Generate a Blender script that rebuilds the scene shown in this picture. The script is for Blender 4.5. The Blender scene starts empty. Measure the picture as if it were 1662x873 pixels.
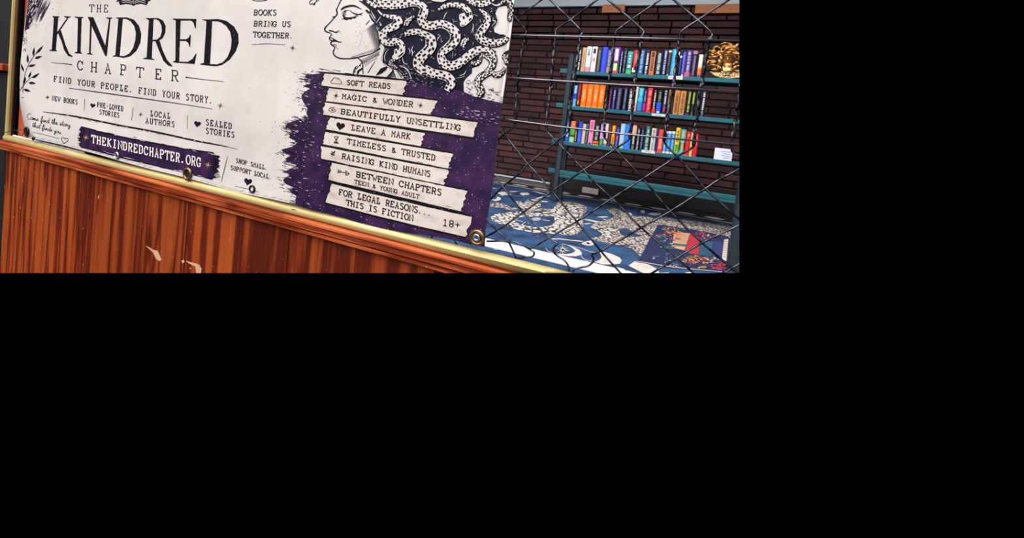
import bpy, bmesh, math, random
from mathutils import Vector, Matrix
from mathutils.geometry import tessellate_polygon
random.seed(7)
# ------------------------------------------------------------------ camera
W, H = 1662, 873
F, PX, PY = 850.0, 600.0, 221.0
YAW, PITCH, ROLL = math.radians(-32.0226), math.radians(-3.64327), math.radians(5.68242)
CAMZ = 0.85
scene = bpy.context.scene
_cy, _sy, _cp, _sp = math.cos(YAW), math.sin(YAW), math.cos(PITCH), math.sin(PITCH)
_f = Vector((_sy*_cp, _cy*_cp, _sp)); _r = Vector((_cy, -_sy, 0)); _u = _r.cross(_f)
_r2 = _r*math.cos(ROLL) + _u*math.sin(ROLL); _u2 = -_r*math.sin(ROLL) + _u*math.cos(ROLL)
CAM = Vector((0, 0, CAMZ))
cd = bpy.data.cameras.new('camera'); cam = bpy.data.objects.new('camera', cd)
scene.collection.objects.link(cam)
cd.sensor_fit = 'HORIZONTAL'; cd.sensor_width = 36.0; cd.lens = 36.0*F/W
cd.shift_x = (W/2-PX)/W; cd.shift_y = (PY-H/2)/W
cd.clip_start = 0.02
cam.matrix_world = Matrix(((_r2.x, _u2.x, -_f.x, 0), (_r2.y, _u2.y, -_f.y, 0), (_r2.z, _u2.z, -_f.z, CAMZ), (0, 0, 0, 1)))
scene.camera = cam
# ------------------------------------------------------------------ light
world = bpy.data.worlds.new('world'); scene.world = world; world.use_nodes = True
world.node_tree.nodes['Background'].inputs[0].default_value = (0, 0, 0, 1)
world.node_tree.nodes['Background'].inputs[1].default_value = 0.0
def sun(name, d, strength, angle, col=(1, 1, 1)):
    l = bpy.data.lights.new(name, 'SUN'); l.energy = strength; l.angle = math.radians(angle); l.color = col
    o = bpy.data.objects.new(name, l); scene.collection.objects.link(o)
    o.rotation_euler = Vector(d).to_track_quat('-Z', 'Y').to_euler(); o.location = (0, -3, 5)
def area(name, loc, d, power, sx, sy, col=(1, 1, 1)):
    l = bpy.data.lights.new(name, 'AREA'); l.energy = power; l.shape = 'RECTANGLE'; l.size = sx; l.size_y = sy; l.color = col
    o = bpy.data.objects.new(name, l); scene.collection.objects.link(o)
    o.rotation_euler = Vector(d).to_track_quat('-Z', 'Y').to_euler(); o.location = loc
sun('daylight', (0.2, 0.66, -0.72), 5.5, 78, (1.0, 0.985, 0.98))
area('shop_ceiling_lamp', (-0.7, 4.9, 2.62), (0, 0.6, -1), 58, 3.6, 0.2, (1.0, 0.97, 0.95))
area('added_front_fill', (-0.6, 3.4, 2.62), (0, 0.0, -1), 14, 2.5, 0.25, (0.95, 0.97, 1.0))  # unseen fill lamp, added to brighten the floor and white strip near the front
vs = scene.view_settings
scene.display_settings.display_device = 'sRGB'
vs.view_transform = 'Standard'; vs.look = 'None'; vs.exposure = 0.0; vs.gamma = 1.0; vs.use_curve_mapping = False
# ------------------------------------------------------------------ helpers
def ray(px, py): return _r2*((px-PX)/F) - _u2*((py-PY)/F) + _f
def onY(px, py, Y): r = ray(px, py); return CAM + r*(Y/r.y)
def onZ(px, py, Z): r = ray(px, py); return CAM + r*((Z-CAMZ)/r.z)
def Z(x0, y0, k, pts): return [(x0+x/k, y0+y/k) for x, y in pts]
# the model stops where the photograph stops seeing the place: two section planes
N_RIGHT = ray(1200, 0).cross(ray(1200, 400)); N_RIGHT.normalize()
if N_RIGHT.dot(ray(1000, 200)) > 0: N_RIGHT = -N_RIGHT
N_LOW = ray(0, 443).cross(ray(900, 443)); N_LOW.normalize()
if N_LOW.dot(ray(600, 200)) > 0: N_LOW = -N_LOW
def section(bm):
    for n in (N_RIGHT, N_LOW):
        if not any((v.co-CAM).dot(n) > 0 for v in bm.verts): continue
        r = bmesh.ops.bisect_plane(bm, geom=bm.verts[:]+bm.edges[:]+bm.faces[:], dist=1e-6, plane_co=CAM, plane_no=n, clear_outer=True)
        ed = [e for e in r['geom_cut'] if isinstance(e, bmesh.types.BMEdge) and e.is_valid and e.is_boundary]
        try: bmesh.ops.edgenet_fill(bm, edges=ed, mat_nr=0, use_smooth=False)
        except Exception: pass
def lin(c):
    return tuple((x/255/12.92 if x/255 <= .04045 else ((x/255+.055)/1.055)**2.4) for x in c) + (1.0,)
MATS = {}
def mat(name, c, rough=.6, metal=0.0, c2=None, scale=(8, 8, 8), lo=.35, hi=.65, detail=4, spec=None, bump=0.0, island=0.0):
    if name in MATS: return MATS[name]
    m = bpy.data.materials.new(name); m.use_nodes = True; nt = m.node_tree; b = nt.nodes['Principled BSDF']
    b.inputs['Roughness'].default_value = rough; b.inputs['Metallic'].default_value = metal
    if spec is not None: b.inputs['Specular IOR Level'].default_value = spec
    b.inputs['Base Color'].default_value = lin(c)
    if c2 or island or bump:
        tc = nt.nodes.new('ShaderNodeTexCoord'); mp = nt.nodes.new('ShaderNodeMapping'); mp.inputs['Scale'].default_value = scale
        nz = nt.nodes.new('ShaderNodeTexNoise'); nz.inputs['Scale'].default_value = 1.0; nz.inputs['Detail'].default_value = detail
        nt.links.new(tc.outputs['Object'], mp.inputs[0]); nt.links.new(mp.outputs[0], nz.inputs['Vector'])
        cr = nt.nodes.new('ShaderNodeValToRGB'); cr.color_ramp.elements[0].position = lo; cr.color_ramp.elements[1].position = hi
        cr.color_ramp.elements[0].color = lin(c); cr.color_ramp.elements[1].color = lin(c2 or c)
        nt.links.new(nz.outputs['Fac'], cr.inputs[0]); out = cr.outputs[0]
        if island:
            g = nt.nodes.new('ShaderNodeNewGeometry'); mr = nt.nodes.new('ShaderNodeMapRange')
            mr.inputs['To Min'].default_value = 1-island; mr.inputs['To Max'].default_value = 1+island
            nt.links.new(g.outputs['Random Per Island'], mr.inputs[0])
            hs = nt.nodes.new('ShaderNodeHueSaturation'); nt.links.new(mr.outputs[0], hs.inputs['Value']); nt.links.new(out, hs.inputs['Color']); out = hs.outputs[0]
        nt.links.new(out, b.inputs['Base Color'])
        if bump:
            bp = nt.nodes.new('ShaderNodeBump'); bp.inputs['Strength'].default_value = bump; bp.inputs['Distance'].default_value = .004
            nt.links.new(nz.outputs['Fac'], bp.inputs['Height']); nt.links.new(bp.outputs[0], b.inputs['Normal'])
    if name.endswith('_ink') or name.endswith('_print'): b.inputs['Specular IOR Level'].default_value = .12
    MATS[name] = m; return m
def col(c, rough=.55): return mat('paint_%d_%d_%d_%d' % (c[0], c[1], c[2], rough*100), c, rough)
def tag(o, label=None, cat=None, group=None, kind=None):
    if label: o['label'] = label
    if cat: o['category'] = cat
    if group: o['group'] = group
    if kind: o['kind'] = kind
    return o
def empty(name, loc, label=None, cat=None, group=None, kind=None):
    o = bpy.data.objects.new(name, None); scene.collection.objects.link(o); o.location = loc; o.empty_display_size = .05
    return tag(o, label, cat, group, kind)
def obj(name, bm, mats, parent=None, smooth=False, label=None, cat=None, group=None, kind=None, cut=True, recalc=True):
    """world-space bmesh -> one mesh object with its origin at its base (or its parent's)"""
    if cut: section(bm)
    if not bm.verts: bm.free(); return None
    if recalc: bmesh.ops.recalc_face_normals(bm, faces=bm.faces[:])
    if parent is not None:
        base = Vector(parent['_base']) if '_base' in parent else parent.location.copy()
    else:
        xs = [v.co for v in bm.verts]
        base = Vector(((min(v.x for v in xs)+max(v.x for v in xs))/2, (min(v.y for v in xs)+max(v.y for v in xs))/2, min(v.z for v in xs)))
    bmesh.ops.translate(bm, verts=bm.verts[:], vec=-base)
    me = bpy.data.meshes.new(name); bm.to_mesh(me); bm.free()
    for m in (mats if isinstance(mats, (list, tuple)) else [mats]): me.materials.append(m)
    if smooth:
        for p in me.polygons: p.use_smooth = True
    o = bpy.data.objects.new(name, me); scene.collection.objects.link(o)
    if parent is None: o.location = base
    else:
        o.parent = parent
        PB[o.name] = base
    return tag(o, label, cat, group, kind)
PB = {}
def sub(name, bm, mats, parent, root, **kw):
    """a part of a part: same world base as the root thing"""
    if kw.pop('cut', True): section(bm)
    if not bm.verts: bm.free(); return None
    bmesh.ops.recalc_face_normals(bm, faces=bm.faces[:])
    bmesh.ops.translate(bm, verts=bm.verts[:], vec=-root.location)
    me = bpy.data.meshes.new(name); bm.to_mesh(me); bm.free()
    for m in (mats if isinstance(mats, (list, tuple)) else [mats]): me.materials.append(m)
    if kw.get('smooth'):
        for p in me.polygons: p.use_smooth = True
    o = bpy.data.objects.new(name, me); scene.collection.objects.link(o); o.parent = parent
    return tag(o, kw.get('label'))
def box(bm, x0, x1, y0, y1, z0, z1, mi=0, bevel=0.0):
    vs_ = [bm.verts.new((x, y, z)) for x in (x0, x1) for y in (y0, y1) for z in (z0, z1)]
    fs = [bm.faces.new([vs_[i] for i in q]) for q in ((0, 1, 3, 2), (4, 6, 7, 5), (0, 4, 5, 1), (2, 3, 7, 6), (0, 2, 6, 4), (1, 5, 7, 3))]
    for f in fs: f.material_index = mi
    if bevel:
        ed = list({e for f in fs for e in f.edges})
        r = bmesh.ops.bevel(bm, geom=ed, offset=bevel, segments=1, affect='EDGES', profile=.5)
        for f in r['faces']: f.material_index = mi
    return fs
def smooth_line(pts, n=6, closed=False):
    if len(pts) < 3: return [Vector(p) for p in pts]
    P = [Vector(p) for p in pts]; out = []
    N = len(P); rng = range(N if closed else N-1)
    for i in rng:
        p0 = P[(i-1) % N] if closed or i > 0 else P[0]; p1 = P[i]; p2 = P[(i+1) % N]
        p3 = P[(i+2) % N] if closed or i+2 < N else P[-1]
        for k in range(n):
            t = k/n
            out.append(.5*((2*p1)+(p2-p0)*t+(2*p0-5*p1+4*p2-p3)*t*t+(3*p1-p0-3*p2+p3)*t**3))
    if not closed: out.append(P[-1])
    return out
def lerp_list(ws, n):
    if not isinstance(ws, (list, tuple)): return [ws]*n
    out = []
    for i in range(n):
        t = i/(max(1, n-1))*(len(ws)-1); k = min(int(t), len(ws)-2); out.append(ws[k]+(ws[k+1]-ws[k])*(t-k))
    return out
def tube(bm, pts, rad, n=6, mi=0, cap=True):
    P = [Vector(p) for p in pts]; R = lerp_list(rad, len(P)); rings = []
    up = Vector((0, -1, .3)).normalized()
    for i, p in enumerate(P):
        d = (P[min(i+1, len(P)-1)]-P[max(i-1, 0)])
        if d.length < 1e-9: d = Vector((1, 0, 0))
        d.normalize(); a = d.cross(up)
        if a.length < 1e-3: a = d.cross(Vector((1, 0, 0)))
        a.normalize(); b = d.cross(a)
        rings.append([bm.verts.new(p+(a*math.cos(2*math.pi*k/n)+b*math.sin(2*math.pi*k/n))*R[i]) for k in range(n)])
    for i in range(len(rings)-1):
        for k in range(n):
            f = bm.faces.new((rings[i][k], rings[i][(k+1) % n], rings[i+1][(k+1) % n], rings[i+1][k])); f.material_index = mi; f.smooth = True
    if cap:
        for r in (rings[0], rings[-1]):
            try: bm.faces.new(r).material_index = mi
            except ValueError: pass
def lathe_y(bm, c, prof, n=24, mi=0):
    """rings of (radius, dy) about the Y axis through c"""
    rings = [[bm.verts.new((c.x+r*math.cos(2*math.pi*k/n), c.y+dy, c.z+r*math.sin(2*math.pi*k/n))) for k in range(n)] for r, dy in prof]
    for i in range(len(rings)-1):
        for k in range(n):
            f = bm.faces.new((rings[i][k], rings[i][(k+1) % n], rings[i+1][(k+1) % n], rings[i+1][k])); f.material_index = mi; f.smooth = True
# ------------------------------------------------------------------ flat printing on a surface
class Print:
    """shapes drawn in one surface; surf(px, py, layer) is the point on that surface"""
    def __init__(self, surf, maxlen=24): self.bm = bmesh.new(); self.surf = surf; self.maxlen = maxlen
    def poly(self, pts, mi=0, layer=1):
        P = [Vector((p[0], p[1], 0)) for p in pts]
        t = bmesh.new(); vv = [t.verts.new(p) for p in P]
        for tri in tessellate_polygon([P]):
            try: t.faces.new([vv[i] for i in tri])
            except ValueError: pass
        for _ in range(6):
            le = [e for e in t.edges if e.calc_length() > self.maxlen]
            if not le: break
            bmesh.ops.subdivide_edges(t, edges=le, cuts=1)
            bmesh.ops.triangulate(t, faces=t.faces[:])
        mp = {v: self.bm.verts.new(self.surf(v.co.x, v.co.y, layer)) for v in t.verts}
        for f in t.faces:
            g = self.bm.faces.new([mp[v] for v in f.verts]); g.material_index = mi
        t.free()
    def ring(self, outer, inner, mi=0, layer=1): self.poly(list(outer)+list(inner), mi, layer)
    def line(self, pts, w=1.0, mi=0, layer=2, smooth=0, closed=False):
        P = smooth_line([(p[0], p[1], 0) for p in pts], smooth, closed) if smooth else [Vector((p[0], p[1], 0)) for p in pts]
        if closed: P = P+[P[0]]
        Q = [P[0]]
        for p in P[1:]:
            if (p-Q[-1]).length > 1e-4:
                k = int((p-Q[-1]).length/self.maxlen)
                a = Q[-1]
                for j in range(k): Q.append(a+(p-a)*((j+1)/(k+1)))
                Q.append(p)
        P = Q
        if len(P) < 2: return
        Ws = lerp_list(w, len(P)); L = []; R = []
        for i, p in enumerate(P):
            d0 = (P[i]-P[i-1]).normalized() if i > 0 else None; d1 = (P[i+1]-P[i]).normalized() if i < len(P)-1 else None
            if closed and i == 0: d0 = (P[0]-P[-2]).normalized()
            if closed and i == len(P)-1: d1 = (P[1]-P[0]).normalized()
            d = (d0 or d1)+(d1 or d0)
            if d.length < 1e-3: d = d0 or d1
            d.normalize(); nrm = Vector((-d.y, d.x, 0)); c = 1.0
            if d0 and d1: c = max(.55, d.dot(d0))
            o = nrm*(Ws[i]/2/c); L.append(self.bm.verts.new(self.surf(*(p+o).xy, layer))); R.append(self.bm.verts.new(self.surf(*(p-o).xy, layer)))
        for i in range(len(P)-1):
            f = self.bm.faces.new((L[i], R[i], R[i+1], L[i+1])); f.material_index = mi
    def dot(self, x, y, r, mi=0, layer=2, n=7, ry=None, jag=0.0):
        ry = ry or r
        self.poly([(x+r*(1+random.uniform(-jag, jag))*math.cos(2*math.pi*k/n), y+ry*(1+random.uniform(-jag, jag))*math.sin(2*math.pi*k/n)) for k in range(n)], mi, layer)
    def oval(self, x, y, rx, ry, w, mi=0, layer=2, n=16): self.line([(x+rx*math.cos(2*math.pi*k/n), y+ry*math.sin(2*math.pi*k/n)) for k in range(n)], w, mi, layer, closed=True)
    def star(self, x, y, r, w=1.0, mi=0, layer=3, n=4):
        for k in range(n):
            a = math.pi*k/n+.25; rr = r*(1 if k % 2 == 0 else .7)
            self.poly([(x-rr*math.cos(a), y-rr*math.sin(a)), (x+w*.6*math.sin(a), y-w*.6*math.cos(a)), (x+rr*math.cos(a), y+rr*math.sin(a)), (x-w*.6*math.sin(a), y+w*.6*math.cos(a))], mi, layer)
    def heart(self, x, y, r, mi=0, layer=3, outline=0, tilt=.2):
        P = []
        for k in range(20):
            t = 2*math.pi*k/20; hx = 16*math.sin(t)**3/16*r; hy = -(13*math.cos(t)-5*math.cos(2*t)-2*math.cos(3*t)-math.cos(4*t))/16*r
            P.append((x+hx*math.cos(tilt)-hy*math.sin(tilt), y+hx*math.sin(tilt)+hy*math.cos(tilt)))
        if outline: self.line(P, outline, mi, layer, closed=True)
        else: self.poly(P, mi, layer)
    def leaf(self, a, b, w, mi=0, layer=2):
        a = Vector(a); b = Vector(b); d = b-a; n = Vector((-d.y, d.x)).normalized()
        self.poly([a, a+d*.3+n*w*.45, a+d*.6+n*w*.4, b, a+d*.6-n*w*.4, a+d*.3-n*w*.45], mi, layer)
    def text(self, s, a, b, cap, th=.14, mi=0, layer=3, aspect=.86, lean=None, light=False):
        """slab-serif capitals from baseline start a to baseline end b; cap = cap height at both ends"""
        a = Vector(a); b = Vector(b); n = len(s); adv = 1.0/(n-1+aspect) if n > 1 else 1.0/aspect
        c0, c1 = cap if isinstance(cap, (list, tuple)) else (cap, cap)
        for i, ch in enumerate(s):
            for st in GLYPH.get(ch, ()):
                P = []
                for gx, gy in st:
                    t = (i+(gx/6)*aspect)*adv; base = a+(b-a)*t; h = c0+(c1-c0)*t
                    k = .03+.0001*base.x if lean is None else lean
                    P.append((base.x+k*h*gy/8, base.y-h*gy/8))
                self.line(P, th*(c0+c1)/2, mi, layer)
            if ch == '.':
                t = (i+.35*aspect)*adv; p = a+(b-a)*t; h = c0+(c1-c0)*t; self.dot(p.x, p.y-h*.09, h*.11, mi, layer)
_G = {'A': '10 38 50/23 43/00 20/40 60/28 38', 'B': '10 18/08 48 57 55 44 14/44 53 51 40 00', 'C': '56 47 38 28 17 05 03 11 20 40 51 52/55 58', 'D': '10 18/08 38 57 53 51 30 00',
 'E': '10 18/08 58 56/00 50 52/14 34/35 33', 'F': '10 18/08 58 56/14 34/35 33/00 30', 'G': '56 47 38 28 17 05 03 11 20 40 51 53/33 63/55 58', 'H': '10 18/50 58/14 54/00 20/40 60/08 28/48 68',
 'I': '30 38/10 50/18 58', 'J': '48 42 31 20 10 01 03/28 68', 'K': '10 18/58 14/24 50/00 20/08 28/48 68/40 60', 'L': '20 28/08 48/00 50 53', 'M': '10 18 34 58 50/00 20/40 60/08 18/58 68',
 'N': '10 18 60 68/00 20/08 18/48 68', 'O': '20 40 51 63 65 57 48 28 17 05 03 11 20', 'P': '10 18/08 48 57 55 44 14/00 30', 'R': '10 18/08 48 57 55 44 14/34 50 60/00 20',
 'S': '57 48 28 17 16 25 44 53 51 40 20 11', 'T': '30 38/06 08 68 66/20 40', 'U': '18 12 20 40 52 58/08 28/48 68', 'V': '18 30 58/08 28/48 68', 'W': '08 20 35 40 68/08 18/58 68',
 'Y': '18 34 58/34 30/20 40/08 28/48 68', '&': '60 16 27 37 46 24 12 11 20 30 53', '-': '14 54', '+': '04 64/31 37', '1': '17 38 30/10 50', '8': '34 15 17 28 48 57 55 34 13 11 20 40 51 53 34'}
GLYPH = {k: [[(int(p[0]), int(p[1])) for p in st.split()] for st in v.split('/')] for k, v in _G.items()}
# ------------------------------------------------------------------ materials
M_PAPER = mat('banner_vinyl', (224, 215, 211), .5, c2=(212, 203, 198), scale=(14, 14, 14), lo=.4, hi=.75)
M_INK = mat('black_ink', (16, 15, 20), .5, c2=(26, 25, 34), scale=(240, 240, 240), lo=.45, hi=.75)
M_WORN = mat('worn_black_ink', (14, 14, 18), .5, c2=(110, 108, 112), scale=(230, 230, 230), lo=.66, hi=.8, detail=2)
M_NAVYINK = mat('navy_ink', (15, 16, 36), .5, c2=(34, 34, 58), scale=(60, 60, 60), lo=.45, hi=.7)
M_PURPLE = mat('purple_ink', (38, 24, 56), .5, c2=(70, 38, 80), scale=(26, 26, 26), lo=.4, hi=.7, detail=8)
M_STRIP = mat('parchment_print', (222, 209, 200), .55, c2=(190, 170, 158), scale=(26, 26, 60), lo=.5, hi=.8, detail=8)
M_WHITEINK = mat('white_ink', (236, 228, 220), .5)
M_GOLDINK = mat('gold_ink', (196, 150, 92), .5)
M_RUSTINK = mat('rust_ink', (110, 66, 44), .5)
M_PINKFLECK = mat('pale_fleck', (196, 172, 190), .5)
M_BRASS = mat('brass_paint', (204, 180, 118), .38, .1, c2=(222, 202, 146), scale=(6, 6, 6), lo=.4, hi=.7, detail=6)
M_WIRE = mat('dark_steel_wire', (104, 104, 114), .28, .85, c2=(34, 34, 44), scale=(60, 60, 60), lo=.45, hi=.6)
M_TEAL = mat('teal_paint', (22, 104, 116), .45, c2=(16, 84, 98), scale=(3, 20, 20))
M_POST = mat('dark_blue_paint', (34, 50, 62), .5, c2=(22, 36, 46), scale=(14, 14, 4))
M_BLACK = mat('black_paint', (10, 10, 12), .6)
M_GOLD = mat('gold_painted_shade', (226, 168, 92), .28, .45, c2=(120, 66, 28), scale=(30, 30, 30), lo=.45, hi=.7, bump=.2)  # brown mottling paints the shade between the snakes into the gold
M_WHITEP = mat('white_gloss', (240, 240, 240), .4)
M_PAGES = mat('book_pages', (226, 220, 208), .8, c2=(200, 192, 178), scale=(4, 300, 4))
def wood(name, dark, mid, light, grain, island=.14, horiz=False):
    m = bpy.data.materials.new(name); m.use_nodes = True; nt = m.node_tree; b = nt.nodes['Principled BSDF']; N = nt.nodes.new; L = nt.links.new
    b.inputs['Roughness'].default_value = .5; b.inputs['Specular IOR Level'].default_value = .18
    tc = N('ShaderNodeTexCoord'); g = N('ShaderNodeNewGeometry')
    off = N('ShaderNodeVectorMath'); off.operation = 'MULTIPLY_ADD'
    cmb = N('ShaderNodeCombineXYZ')
    for i in range(3): L(g.outputs['Random Per Island'], cmb.inputs[i])
    L(cmb.outputs[0], off.inputs[0]); off.inputs[1].default_value = (7, 7, 7); L(tc.outputs['Object'], off.inputs[2])
    mp = N('ShaderNodeMapping'); mp.inputs['Scale'].default_value = (2.2, 30, 30) if horiz else (30, 30, 1.3); L(off.outputs[0], mp.inputs[0])
    nz = N('ShaderNodeTexNoise'); nz.inputs['Scale'].default_value = 1; nz.inputs['Detail'].default_value = 3; L(mp.outputs[0], nz.inputs['Vector'])
    # growth rings: a sine of a stretched noise
    gr = N('ShaderNodeMapRange'); gr.inputs['To Min'].default_value = grain*(.8 if horiz else .35); gr.inputs['To Max'].default_value = grain*1.1
    wn = N('ShaderNodeTexWhiteNoise'); wn.noise_dimensions = '1D'; L(g.outputs['Random Per Island'], wn.inputs['W']); L(wn.outputs['Value'], gr.inputs[0])
    mu = N('ShaderNodeMath'); mu.operation = 'MULTIPLY'; L(gr.outputs[0], mu.inputs[1]); L(nz.outputs['Fac'], mu.inputs[0])
    sn = N('ShaderNodeMath'); sn.operation = 'SINE'; L(mu.outputs[0], sn.inputs[0])
    mr = N('ShaderNodeMapRange'); mr.inputs['From Min'].default_value = -1; L(sn.outputs[0], mr.inputs[0])
    cr = N('ShaderNodeValToRGB'); e = cr.color_ramp.elements; e[0].position = .02; e[0].color = lin(dark); e[1].position = 1; e[1].color = lin(light)
    x = e.new(.3); x.color = lin(mid); L(mr.outputs[0], cr.inputs[0])
    # fine fibres and pale chips
    mp2 = N('ShaderNodeMapping'); mp2.inputs['Scale'].default_value = (6, 260, 260) if horiz else (260, 260, 6); L(off.outputs[0], mp2.inputs[0])
    n2 = N('ShaderNodeTexNoise'); n2.inputs['Scale'].default_value = 1; L(mp2.outputs[0], n2.inputs['Vector'])
    m2 = N('ShaderNodeMapRange'); m2.inputs['From Min'].default_value = .3; m2.inputs['From Max'].default_value = .7; m2.inputs['To Min'].default_value = .82; m2.inputs['To Max'].default_value = 1.16; L(n2.outputs['Fac'], m2.inputs[0])
    isl = N('ShaderNodeMapRange'); isl.inputs['To Min'].default_value = 1-island; isl.inputs['To Max'].default_value = 1+island; L(g.outputs['Random Per Island'], isl.inputs[0])
    mm = N('ShaderNodeMath'); mm.operation = 'MULTIPLY'; L(m2.outputs[0], mm.inputs[0]); L(isl.outputs[0], mm.inputs[1])
    hs = N('ShaderNodeHueSaturation'); L(mm.outputs[0], hs.inputs['Value']); L(cr.outputs[0], hs.inputs['Color'])
    vo = N('ShaderNodeTexNoise'); vo.inputs['Scale'].default_value = 70; vo.inputs['Detail'].default_value = 2; mp3 = N('ShaderNodeMapping'); mp3.inputs['Scale'].default_value = (1, 1, .35); L(off.outputs[0], mp3.inputs[0]); L(mp3.outputs[0], vo.inputs['Vector'])
    c3 = N('ShaderNodeValToRGB'); c3.color_ramp.elements[0].position = .76; c3.color_ramp.elements[1].position = .79; c3.color_ramp.elements[0].color = (0, 0, 0, 1); c3.color_ramp.elements[1].color = (1, 1, 1, 1); L(vo.outputs['Fac'], c3.inputs[0])
    mx = N('ShaderNodeMix'); mx.data_type = 'RGBA'; L(c3.outputs[0], mx.inputs['Factor']); L(hs.outputs[0], mx.inputs[6]); mx.inputs[7].default_value = lin((214, 150, 104))
    L(mx.outputs[2], b.inputs['Base Color'])
    bp = N('ShaderNodeBump'); bp.inputs['Strength'].default_value = .35; bp.inputs['Distance'].default_value = .002; L(sn.outputs[0], bp.inputs['Height']); L(bp.outputs[0], b.inputs['Normal'])
    return m
M_BOARD = wood('pine_board', (88, 26, 9), (136, 53, 19), (158, 72, 30), 20)
M_TRIM = wood('pine_trim', (116, 40, 14), (166, 72, 32), (190, 98, 54), 22, .05, True)
M_ORANGEW = mat('orange_stained_wood', (196, 92, 48), .5, c2=(166, 70, 34), scale=(40, 40, 3))
M_BLOCKW = mat('pale_orange_wood', (206, 128, 74), .55, c2=(186, 108, 60), scale=(6, 30, 60))
# ------------------------------------------------------------------ setting: the front of the stall
YF, YB, YW = 0.95, 0.936, 0.966
ZR = CAMZ-.268            # centre of the brass rail
ZT0, ZT1 = CAMZ-.2785, CAMZ-.3165   # timber capping, top and bottom
SEAMS = [-2.212, -2.05, -1.868, -1.697, -1.511, -1.331, -1.155, -.969, -.79, -.60, -.41, -.22, -.03, .16]
bm = bmesh.new()
for a, b in zip(SEAMS[:-1], SEAMS[1:]):
    box(bm, a+.0008, b-.0008, YF, YF+.02, CAMZ-1.2, ZT1+.004, 0, .0016)
for P in (Z(200, 320, 6.925, [(250, 545), (300, 565), (330, 590), (385, 600), (405, 640), (432, 705), (405, 720), (365, 690), (335, 620), (290, 580)]), Z(200, 320, 6.925, [(700, 715), (780, 735), (850, 755), (880, 800), (875, 852), (820, 852), (810, 780), (740, 745)]), Z(200, 320, 6.925, [(655, 715), (680, 700), (690, 730), (665, 745)]), Z(200, 320, 6.925, [(740, 790), (765, 800), (755, 812)])):
    bm.faces.new([bm.verts.new(onY(x, y, YF-.0006)) for x, y in P]).material_index = 1
for _ in range(70):
    x, y = random.uniform(5, 640), random.uniform(250, 441); L_ = random.uniform(.8, 3.2)
    if y < 254+.275*x: continue
    bm.faces.new([bm.verts.new(onY(a, b, YF-.0006)) for a, b in ((x, y), (x+.5, y+L_*.5), (x+.1, y+L_), (x-.5, y+L_*.5))]).material_index = random.choice((1, 2, 3))
obj('wall_front', bm, [M_BOARD, mat('bare_chip', (206, 158, 126), .8), mat('pale_scratch', (190, 110, 66), .7), mat('knot', (46, 16, 10), .6)], kind='structure', recalc=False)
bm = bmesh.new()   # capping: moulded section run along the wall
prof = [(.0, ZT0), (-.016, ZT0-.001), (-.021, ZT0-.005), (-.021, ZT0-.010), (-.017, ZT0-.0125), (-.0175, ZT0-.0232), (-.004, ZT0-.0236), (-.004, ZT0-.0262), (-.0145, ZT0-.0268), (-.0145, ZT1+.0035), (-.012, ZT1+.002), (0, ZT1+.002)]
A = [bm.verts.new((-2.235, YF+y, z)) for y, z in prof]; B = [bm.verts.new((.2, YF+y, z)) for y, z in prof]
for i in range(len(prof)-1): bm.faces.new((A[i], A[i+1], B[i+1], B[i]))
bm.faces.new(A); bm.faces.new(B)
obj('trim_1', bm, M_TRIM, kind='structure')
win = empty('window_1', (-2.0, YF, ZR-.012), kind='structure')
bm = bmesh.new(); tube(bm, [(-2.215, YF-.002, ZR), (-1.5, YF-.002, ZR), (-.8, YF-.002, ZR), (-.2, YF-.002, ZR), (.2, YF-.002, ZR)], .0118, 12)
obj('frame_rail', bm, M_BRASS, win)
bm = bmesh.new(); box(bm, -2.214, -2.194, YF-.010, YF+.012, ZR-.012, CAMZ+.34, 0, .005)
obj('frame_stile', bm, M_BRASS, win)
bm = bmesh.new(); box(bm, -2.1935, -2.1905, YF+.004, YF+.02, ZR+.01, CAMZ+.34, 0, .002)
obj('frame_gasket', bm, M_BLACK, win)
M_JAMB = mat('door_paint', (20, 24, 26), .5, c2=(12, 16, 20), scale=(6, 6, 3))
bm = bmesh.new(); box(bm, -2.42, -2.216, YF+.0, YF+.06, CAMZ-1.2, CAMZ+.34, 0, .004)
obj('door_1', bm, M_JAMB, kind='structure')
bm = bmesh.new(); p = onY(0, 103, YF-.02); q = onY(10, 115.5, YF-.02)
box(bm, p.x-.12, -2.2135, YF-.03, YF-.0005, q.z, p.z, 0, .003)
obj('trim_2', bm, M_ORANGEW, kind='structure')
bm = bmesh.new(); p = onY(4, 244, YF); box(bm, -2.42, -2.236, YF-.012, YF-.0005, CAMZ-.245, CAMZ-.2, 0, .003)
M_NAVYW = mat('navy_wall_paint', (56, 100, 156), .6, c2=(20, 38, 70), scale=(24, 24, 24), lo=.4, hi=.62, detail=8, bump=.3)
bm.free()
bm = bmesh.new(); box(bm, -2.6, -1.9, .986, 1.01, 0.0, 2.1, 0, .002)
obj('wall_left', bm, M_NAVYW, kind='structure')
bm = bmesh.new(); box(bm, -2.4, -1.7, YF+.008, YF+.016, ZR-.03, ZR+.0135, 0, .003)
obj('trim_3', bm, M_WHITEP, kind='structure')
p = onY(41, 0, .970); q = onY(54, 0, .970)
bm = bmesh.new(); box(bm, p.x+.0, q.x, .969, .985, 0.0, 2.05, 0, .004)
obj('post', bm, M_ORANGEW, label='orange-stained timber post behind the left edge of the hanging banner', cat='post')
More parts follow.
